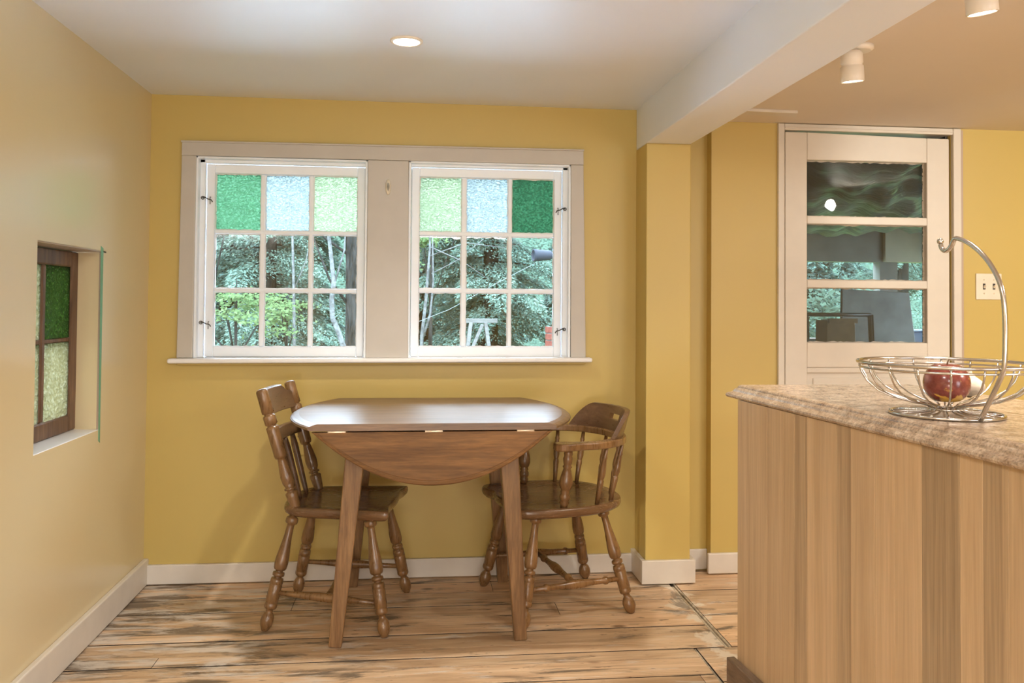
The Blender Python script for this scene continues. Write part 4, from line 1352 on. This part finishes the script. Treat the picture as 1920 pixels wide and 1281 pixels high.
# apple and garlic lying in the bowl
apl = thing('apple', 'large red apple with yellow patches lying in the wire bowl', 'apple', (BX + 0.003, BY + 0.002, CT + 0.0715))
R = []
ns = 28
for i in range(1, 18):
    t = PI * i / 18
    rr_ = 0.0475 * (math.sin(t) ** 0.92) * (1 + 0.05 * math.cos(t))
    zz = -0.046 * math.cos(t) - (0.012 * math.exp(-((PI - t) / 0.35) ** 2)) + 0.006 * math.exp(-(t / 0.3) ** 2)
    R.append([(rr_ * math.cos(2 * PI * k / ns) * (1 + 0.02 * math.cos(5 * 2 * PI * k / ns) * (t < 1)), rr_ * math.sin(2 * PI * k / ns), zz) for k in range(ns)])
MB().rings(R).build('flesh', 'apple', apl)
MB().tube([(0, 0, 0.030), (0.002, 0, 0.042), (0.006, 0, 0.050)], 0.0016, 6).build('stem', 'stem', apl)
gl = thing('garlic_bulb', 'small white garlic bulb behind the red apple', 'garlic', (BX + 0.075, BY + 0.030, CT + 0.062))
R = []
for i in range(0, 16):
    u_ = i / 15
    rr_ = [0.006, 0.016, 0.022, 0.0265, 0.029, 0.030, 0.0295, 0.028, 0.025, 0.021, 0.016, 0.011, 0.007, 0.0055, 0.005, 0.0045][i]
    R.append([(rr_ * (1 + 0.07 * abs(math.sin(3.5 * 2 * PI * k / 28))) * math.cos(2 * PI * k / 28), rr_ * (1 + 0.07 * abs(math.sin(3.5 * 2 * PI * k / 28))) * math.sin(2 * PI * k / 28), -0.024 + 0.060 * u_) for k in range(28)])
MB().rings(R).build('bulb', 'garlic', gl)
MB().lathe((0, 0, -0.027), (0, 0, -0.022), [(0, .004), (1, .007)], 10).build('root', 'stem', gl)

# ------------------------------------------------------------------ porch behind the door
PX0, PX1, PY1 = 1.42, 4.15, 2.6
struct('floor_porch', MB().box(PX0 - 0.1, PX1, 0.15, PY1, -0.1, -0.01), 'porch_trim', 'dark floor of the porch behind the door', 'floor')
struct('ceiling_porch', MB().box(PX0 - 0.1, PX1, 0.15, PY1 + .1, 2.12, 2.2), 'porch_wall', 'grey ceiling of the porch behind the door', 'ceiling')
struct('wall_porch_left', MB().box(PX0 - 0.1, PX0, 0.15, PY1 + .1, -0.1, 2.12), 'porch_wall', 'grey side wall of the porch', 'wall')
struct('wall_porch_right', MB().box(PX1, PX1 + 0.1, 0.15, PY1 + .1, -0.1, 0.85).box(PX1, PX1 + 0.1, 0.15, PY1 + .1, 1.30, 2.12), 'porch_wall', 'grey far side wall of the porch', 'wall')
w = MB()
for (xa, xb2, za, zb) in ((PX0, PX1, -0.1, 0.88), (PX0, PX1, 1.46, 2.12), (PX0, 2.84, 0.88, 1.46), (3.48, 3.62, 0.88, 1.46), (3.96, PX1, 0.88, 1.46)):
    w.box(xa, xb2, PY1, PY1 + 0.1, za, zb)
struct('wall_porch_back', w, 'porch_wall', 'dark end wall of the porch with two openings to the trees', 'wall')
struct('beam_porch', MB().box(PX0, PX1, 1.2, 1.32, 1.93, 2.12), 'porch_trim', 'dark beam under the porch ceiling', 'beam', 0.005)
struct('trim_2', MB().box(3.50, 3.98, PY1 - 0.04, PY1, 1.46, 1.95), 'porch_tan', 'tan panel on the porch end wall above the right opening', 'trim', 0.004)
g = 44
vs, fs = [], []
rr = random.Random(3)
for j in range(g + 1):
    for i in range(g + 1):
        x, y = PX0 + 0.05 + 2.6 * i / g, 0.2 + 2.2 * j / g
        s = 0.04 * math.sin(9 * x + 4 * math.sin(3 * y)) + 0.03 * math.sin(17 * y + 5 * x) + 0.02 * math.sin(31 * x - 13 * y)
        vs.append((x, y, 1.84 - 0.05 * math.sin(PI * j / g) + s * 0.7 - 0.16 * (j / g)))
for j in range(g):
    for i in range(g):
        a = j * (g + 1) + i
        fs.append((a, a + 1, a + g + 2, a + g + 1))
ps = MB().add(vs, fs, True).build('plastic_sheet', 'sheet')
tag(ps, 'crumpled translucent plastic sheet sagging under the porch ceiling', 'plastic sheet')
lb = MB().prism([(2.72, -0.01), (3.36, -0.01), (3.20, 1.215), (2.74, 1.235)], 1.75, 1.78, 'y')
tag(lb.build('leaning_panel', 'board_grey', bevel=0.004), 'tall stained grey panel leaning in the porch behind the lowest door pane', 'panel')
mf = thing('metal_frame', 'open black metal frame standing in the porch behind the lowest door pane', 'frame', (2.29, 1.0, -0.01))
for x0, x1 in ((-0.16, -0.13), (0.22, 0.27)):
    MB().tube([(x1, 0, 0.0), (x0, 0, 1.085)], 0.011, 8).build('upright', 'black', mf)
    MB().tube([(x1 + .03, 0.03, 0.0), (x0 + .03, 0.03, 1.085)], 0.009, 8).build('upright', 'black', mf)
MB().tube([(-0.165, 0, 1.085), (0.225, 0, 1.085)], 0.011, 8).build('top_bar', 'black', mf)
MB().tube([(-0.135, 0, 0.06), (0.265, 0, 0.06)], 0.010, 8).build('bottom_bar', 'black', mf)
cbx = thing('cardboard_box', 'brown cardboard box standing tall in the porch behind the black frame', 'box', (2.41, 1.20, -0.01))
MB().hexa([(-.10, -.08, 0), (.10, -.08, 0), (.10, .08, 0), (-.10, .08, 0)], [(-.085, -.07, 1.05), (.085, -.07, 1.06), (.085, .07, 1.06), (-.085, .07, 1.05)]).build('carton', 'cardboard', cbx, 0.003, 1)
MB().box(-.085, .085, -.1, -.075, 1.035, 1.062).build('flap', 'cardboard', cbx)
bl = thing('covered_bench', 'bench under a blue tarp in the porch seen through the lowest pane', 'bench', (3.32, 2.1, 0))
MB().box(-0.05, 0.55, -0.2, 0.25, 0.80, 0.96).build('tarp', 'blue', bl, 0.03, 3)
for x in (0.0, 0.5):
    for y in (-0.15, 0.2):
        MB().box(x - .02, x + .02, y - .02, y + .02, -0.01, 0.82).build('leg', 'porch_trim', bl, 0.002, 1)

# ------------------------------------------------------------------ garden
tag(MB().box(-6, 1.3, 0.17, 4.2, -0.15, -0.13).build('added_bounce_yard', 'gravel'), 'unseen pale gravel added outside the windows to bounce skylight in', 'ground', kind='structure')  # bounce surface added out of view
struct('ground', MB().box(-40, 40, 0.16, 45, -0.4, -0.15).box(-40, XL - 0.2, -30, 0.16, -0.4, -0.15), 'grass', 'rough grass outside the windows', 'ground')


hv, hf = [], []
for j in range(13):
    for i in range(61):
        x, y = -45 + 1.5 * i, 19 + 1.6 * j
        hv.append((x, y, -0.2 + 8.5 * (1 - math.cos(PI * min(1, j / 8))) / 2 + 0.7 * math.sin(x * 0.5 + j) * min(1, j / 4)))
for j in range(12):
    for i in range(60):
        a = j * 61 + i
        hf.append((a, a + 1, a + 62, a + 61))
struct('hill', MB().add(hv, hf, True), 'hillside', 'wooded green slope rising behind the trees', 'hill')


def leaves_mesh(name, pts, dirs, ups, ln, wd, mat, parent, seed=0):
    """pts (n,3), dirs (n,3) long axis, ups (n,3) roughly normal"""
    rs = np.random.RandomState(seed)
    n_ = len(pts)
    d = dirs / (np.linalg.norm(dirs, axis=1, keepdims=True) + 1e-9)
    s = np.cross(d, ups)
    s /= (np.linalg.norm(s, axis=1, keepdims=True) + 1e-9)
    l = (ln * rs.uniform(0.6, 1.3, n_))[:, None]
    w_ = (wd * rs.uniform(0.6, 1.3, n_))[:, None]
    V = np.empty((n_, 4, 3), np.float32)
    V[:, 0] = pts
    V[:, 1] = pts + d * l * 0.5 + s * w_ * 0.5
    V[:, 2] = pts + d * l
    V[:, 3] = pts + d * l * 0.5 - s * w_ * 0.5
    me = bpy.data.meshes.new(name)
    me.vertices.add(n_ * 4)
    me.vertices.foreach_set('co', V.reshape(-1))
    me.loops.add(n_ * 4)
    me.loops.foreach_set('vertex_index', np.arange(n_ * 4, dtype=np.int32))
    me.polygons.add(n_)
    me.polygons.foreach_set('loop_start', np.arange(0, n_ * 4, 4, dtype=np.int32))
    me.polygons.foreach_set('loop_total', np.full(n_, 4, dtype=np.int32))
    me.update(calc_edges=True)
    me.materials.append(M[mat])
    o = bpy.data.objects.new(name, me)
    COL.objects.link(o)
    o.parent = parent
    o['kind'] = 'stuff'
    return o


def conifer(x, y, h, rad, seed, label, nb=70, per=230, mat='needle', ln=0.06, wd=0.017):
    rs = np.random.RandomState(seed)
    t = thing('evergreen_tree', label, 'tree', (x, y, -0.15), group='trees outside the windows')
    MB().tube([(0, 0, 0), (0.03, 0.02, h * 0.35), (-0.03, 0, h * 0.7), (0, 0, h)], [0.13, 0.10, 0.06, 0.015], 9).build('trunk', 'bark', t)
    P, D, U = [], [], []
    br = MB()
    for b in range(nb):
        f_ = (b + rs.uniform(0, 1)) / nb
        z = h * 0.98 * (0.02 + 0.60 * f_ / 0.8 if f_ < 0.8 else 0.62 + 0.38 * (f_ - 0.8) / 0.2)
        L_ = rad * (1.0 - 0.75 * (z / h) ** 1.5) * rs.uniform(0.7, 1.0)
        az = rs.uniform(0, 2 * PI)
        dv = np.array([math.cos(az), math.sin(az), 0])
        sd = np.array([-math.sin(az), math.cos(az), 0])
        k = per
        tt = rs.uniform(0.08, 1.0, k) ** 0.75
        lat = rs.uniform(-1, 1, k) * 0.34 * L_ * (1.05 - tt) ** 0.8
        zz = z + 0.12 * L_ * tt - 0.45 * L_ * tt ** 2 - 0.35 * np.abs(lat) + rs.normal(0, 0.03, k)
        p = dv[None] * (tt * L_)[:, None] + sd[None] * lat[:, None]
        p[:, 2] = zz
        P.append(p)
        dd = dv[None] * 0.8 + sd[None] * np.sign(lat)[:, None] * 0.8 + rs.normal(0, 0.3, (k, 3))
        dd[:, 2] -= 0.45
        D.append(dd)
        uu = np.tile(np.array([[0, 0, 1.0]]), (k, 1)) + rs.normal(0, 0.55, (k, 3))
        U.append(uu)
        if b % 2 == 0:
            br.tube([(0, 0, z), tuple(dv * L_ * 0.5 + np.array([0, 0, z + 0.06 * L_ - 0.11 * L_])), tuple(dv * L_ * 0.9 + np.array([0, 0, z + 0.1 * L_ - 0.36 * L_]))], [0.016, 0.010, 0.004], 4)
    o = br.build('branches', 'bark', t, normals=False)
    o['kind'] = 'stuff'
    leaves_mesh('foliage', np.concatenate(P), np.concatenate(D), np.concatenate(U), ln, wd, mat, t, seed)
    return t


def broadleaf(x, y, z0, z1, rad, seed, label, n_=2600, mat='maple', ln=0.085, stem_r=0.03, lean=(0, 0), name='young_maple'):
    rs = np.random.RandomState(seed)
    t = thing(name, label, 'tree' if stem_r > 0.02 else 'shrub', (x, y, -0.15))
    top = (lean[0], lean[1], z1)
    MB().tube([(0, 0, 0), (lean[0] * 0.3, lean[1] * 0.3, z1 * 0.4), (lean[0] * 0.8, lean[1] * 0.8, z1 * 0.75), top], [stem_r, stem_r * 0.8, stem_r * 0.55, stem_r * 0.2], 7).build('trunk', 'bark', t)
    nc = max(8, n_ // 110)
    P, D, U = [], [], []
    br = MB()
    for c_ in range(nc):
        v = rs.normal(0, 1, 3)
        v /= np.linalg.norm(v)
        cp = np.array([lean[0] * 0.7, lean[1] * 0.7, (z0 + z1) / 2]) + v * np.array([rad, rad * 0.7, (z1 - z0) / 2]) * rs.uniform(0.25, 1.0)
        k = n_ // nc
        p = cp + rs.normal(0, 1, (k, 3)) * np.array([0.22, 0.18, 0.06]) * rad * 0.9
        P.append(p)
        D.append(rs.normal(0, 1, (k, 3)) * np.array([1, 1, 0.4]) - np.array([0, 0, 0.3]))
        U.append(np.array([[0, -0.35, 1.0]]) + rs.normal(0, 0.45, (k, 3)))
        if c_ % 2 == 0:
            br.tube([(lean[0] * 0.5, lean[1] * 0.5, z1 * 0.45), tuple(cp * 0.6 + np.array([0, 0, z1 * 0.2])), tuple(cp)], [0.012, 0.008, 0.003], 4)
    o = br.build('branches', 'bark', t, normals=False)
    o['kind'] = 'stuff'
    leaves_mesh('foliage', np.concatenate(P), np.concatenate(D), np.concatenate(U), ln, ln * 0.62, mat, t, seed)
    return t


LBL = ['front row evergreen, leftmost outside the left window', 'front row evergreen behind the left window', 'front row evergreen behind the right window', 'front row evergreen beyond the porch', 'front row evergreen furthest right beyond the porch',
       'second row evergreen, leftmost', 'second row evergreen behind the left panes of the left window', 'second row evergreen between the two windows', 'second row evergreen beyond the porch', 'second row evergreen furthest right']
for i, x in enumerate((-5.2, -2.1, 1.0, 4.1, 7.2)):
    conifer(x, 8.6, 7.5, 1.55, i + 1, LBL[i], 160 if i < 4 else 60, 900, 'needle', 0.055, 0.025)
for i, x in enumerate((-6.9, -3.4, 0.1, 3.6, 7.1)):
    conifer(x, 12.0, 8.5, 1.75, i + 11, LBL[5 + i], 120, 330, 'needle2', 0.12, 0.05)
for i, x in enumerate((-8.0, -3.6, 0.8, 5.2)):
    conifer(x, 16.2, 10.0, 2.2, i + 21, ['rear row evergreen, leftmost', 'rear row evergreen behind the left window', 'rear row evergreen behind the right window', 'rear row evergreen beyond the porch'][i], 90, 240, 'needle2', 0.17, 0.08)

broadleaf(-1.80, 5.2, 0.85, 1.50, 0.62, 21, 'low bright green sapling across the lower left panes', 1300, 'maple', 0.055, 0.022)
broadleaf(-1.5, 6.5, 0.95, 1.45, 0.45, 22, 'bright green sapling left of the curved pale birch', 650, 'maple', 0.05, 0.020)
broadleaf(-0.28, 6.5, 1.45, 2.2, 0.45, 23, 'bright maple sprays around the thick dark trunk', 800, 'maple', 0.08, 0.03)
broadleaf(-2.3, 6.2, 2.0, 2.7, 0.6, 24, 'pale green maple at the upper left of the left window', 900, 'maple', 0.08, 0.04)
broadleaf(0.15, 7.2, 1.9, 2.7, 0.5, 25, 'pale green maple at the upper left of the right window', 700, 'maple', 0.07, 0.03)
broadleaf(1.35, 5.8, 0.2, 0.78, 0.30, 26, 'pale fern clump at the foot of the brick pillar', 600, 'fern', 0.06, 0.012, name='fern_clump')
broadleaf(4.2, 5.5, 0.5, 1.6, 0.9, 27, 'bright sapling outside the porch openings', 1600, 'fern', 0.09, 0.03)

bt_ = thing('thick_trunk_tree', 'old tree with a thick dark trunk in the left window', 'tree', (-0.70, 5.6, -0.15))
tp_ = [(0, 0, 0), (0.01, 0, 0.9), (0.0, 0, 1.6), (-0.02, 0, 2.4), (-0.02, 0, 4.0), (0.05, 0, 6.0)]
MB().tube(tp_, [0.10, 0.075, 0.068, 0.060, 0.052, 0.03], 14).build('trunk', 'bark', bt_)
for (z, dx, dz, r_) in ((1.75, -0.55, 0.55, 0.018), (2.1, -0.8, 0.3, 0.014), (2.0, 0.6, 0.4, 0.016), (1.2, -0.45, 0.9, 0.020), (2.6, 0.7, 0.1, 0.012)):
    MB().tube([(0, 0, z), (dx * 0.5, -0.1, z + dz * 0.35), (dx, -0.15, z + dz)], [r_, r_ * 0.7, r_ * 0.3], 6).build('branch', 'bark', bt_)
bi = thing('birch_tree', 'thin pale birch with a curved trunk left of the thick trunk', 'tree', (-0.70, 5.2, -0.15))
MB().tube([(0, 0, 0), (-0.02, 0, 0.75), (-0.10, 0, 0.98), (-0.16, 0, 1.12), (-0.17, 0, 1.30), (-0.15, 0, 1.48), (-0.20, 0, 1.9), (-0.32, 0, 2.6), (-0.4, 0, 3.6)], [0.034, 0.030, 0.027, 0.026, 0.026, 0.024, 0.018, 0.014, 0.008], 9).build('trunk', 'bark_pale', bi)
MB().tube([(-0.16, 0, 1.4), (-0.05, 0, 1.8), (-0.02, 0, 2.4)], [0.012, 0.009, 0.004], 6).build('branch', 'bark_pale', bi)
bi2 = thing('birch_tree', 'straight slender pale birch behind the middle lower pane of the left window', 'tree', (-1.30, 5.6, -0.15))
MB().tube([(0.03, 0, 0), (0.01, 0, 0.9), (0.0, 0, 1.4), (-0.03, 0, 2.2), (-0.05, 0, 3.4)], [0.020, 0.016, 0.014, 0.011, 0.006], 8).build('trunk', 'bark_pale', bi2)
MB().tube([(0.0, 0, 1.4), (0.12, 0, 1.7), (0.2, 0, 2.1)], [0.008, 0.006, 0.003], 6).build('branch', 'bark_pale', bi2)
bi3 = thing('birch_tree', 'pale forked birch behind the left panes of the right window', 'tree', (0.02, 6.0, -0.15))
MB().tube([(0, 0, 0), (0.02, 0, 0.9), (0.06, 0, 1.3), (0.10, 0, 1.9), (0.1, 0, 3.2)], [0.026, 0.020, 0.017, 0.012, 0.006], 8).build('trunk', 'bark_pale', bi3)
MB().tube([(0.02, 0, 0.85), (0.11, 0, 1.15), (0.14, 0, 1.5), (0.12, 0, 2.3)], [0.016, 0.013, 0.010, 0.005], 7).build('branch', 'bark_pale', bi3)
for pts in (((0.1, 0, 1.9), (0.45, 0, 1.75), (0.75, 0, 1.55)), ((0.1, 0, 1.8), (0.5, 0, 1.95), (0.95, 0, 1.9)), ((0.12, 0, 1.6), (0.4, 0, 1.75), (0.7, 0, 2.0)), ((0.1, 0, 2.0), (-0.1, 0, 2.1), (-0.3, 0, 2.0))):
    MB().tube(pts, [0.008, 0.006, 0.003], 5).build('branch', 'bark_pale', bi3)

# sawhorse on the bank, flood lamp, brick pillar, clothes line
sh = thing('sawhorse', 'weathered grey sawhorse among the trees in the right window', 'sawhorse', (0.69, 6.0, -0.15))
MB().box(-0.19, 0.19, -0.03, 0.03, 1.055, 1.105).build('top_beam', 'grey_wood', sh, 0.004, 1)
for x, dx in ((-0.12, -0.12), (0.07, 0.13)):
    for sy in (-1, 1):
        MB().bar((x + dx, sy * 0.22, 0.0), (x - dx * 0.1, sy * 0.02, 1.06), 0.04, 0.03).build('leg', 'grey_wood', sh, 0.003, 1)
MB().bar((-0.20, -0.20, 0.55), (0.02, -0.04, 1.04), 0.035, 0.025).build('brace', 'grey_wood', sh, 0.003, 1)

bp_ = thing('brick_pillar', 'slim red brick pillar at the right edge of the right window', 'pillar', (1.355, 5.0, -0.15))
MB().box(-0.066, 0.066, -0.066, 0.066, 0, 1.045).build('mortar_core', 'mortar', bp_)
b0 = None
for k in range(15):
    for s in (-1, 1):
        if k % 2 == 0:
            loc = (0, s * 0.036, 0.004 + k * 0.070)
            rz = 0
        else:
            loc = (s * 0.036, 0, 0.004 + k * 0.070)
            rz = PI / 2
        if b0 is None:
            b0 = MB().box(-0.072, 0.072, -0.034, 0.034, 0, 0.060).build('brick', 'brick', bp_, 0.003, 1)
            b0.location = loc
        else:
            c_ = copy_part(b0, bp_, loc)
            c_.rotation_euler = (0, 0, rz)
fl_ = thing('flood_lamp', 'grey flood lamp on a thin pole, upper right of the right window', 'lamp', (1.46, 5.2, -0.15))
MB().tube([(0, 0, 0), (0, 0, 1.9)], 0.018, 8).build('pole', 'porch_trim', fl_)
MB().tube([(0, 0, 1.78), (-0.10, -0.05, 1.78)], 0.012, 8).build('arm', 'porch_trim', fl_)
MB().lathe((-0.10, -0.06, 1.775), (-0.30, -0.10, 1.77), [(0, .035), (.1, .05), (.8, .062), (1, .064), (1, .052), (.92, .05)], 16).build('lamp_head', 'lamp_grey', fl_)
cl = MB().tube([(-0.35, 4.9, 0.80), (0.3, 4.95, 1.06), (0.8, 5.02, 1.34), (1.2, 5.1, 1.55), (1.440, 5.185, 1.68)], 0.0022, 5)
tag(cl.build('clothes_line', 'cord'), 'taut white cord slanting across the garden in the right window', 'cord')
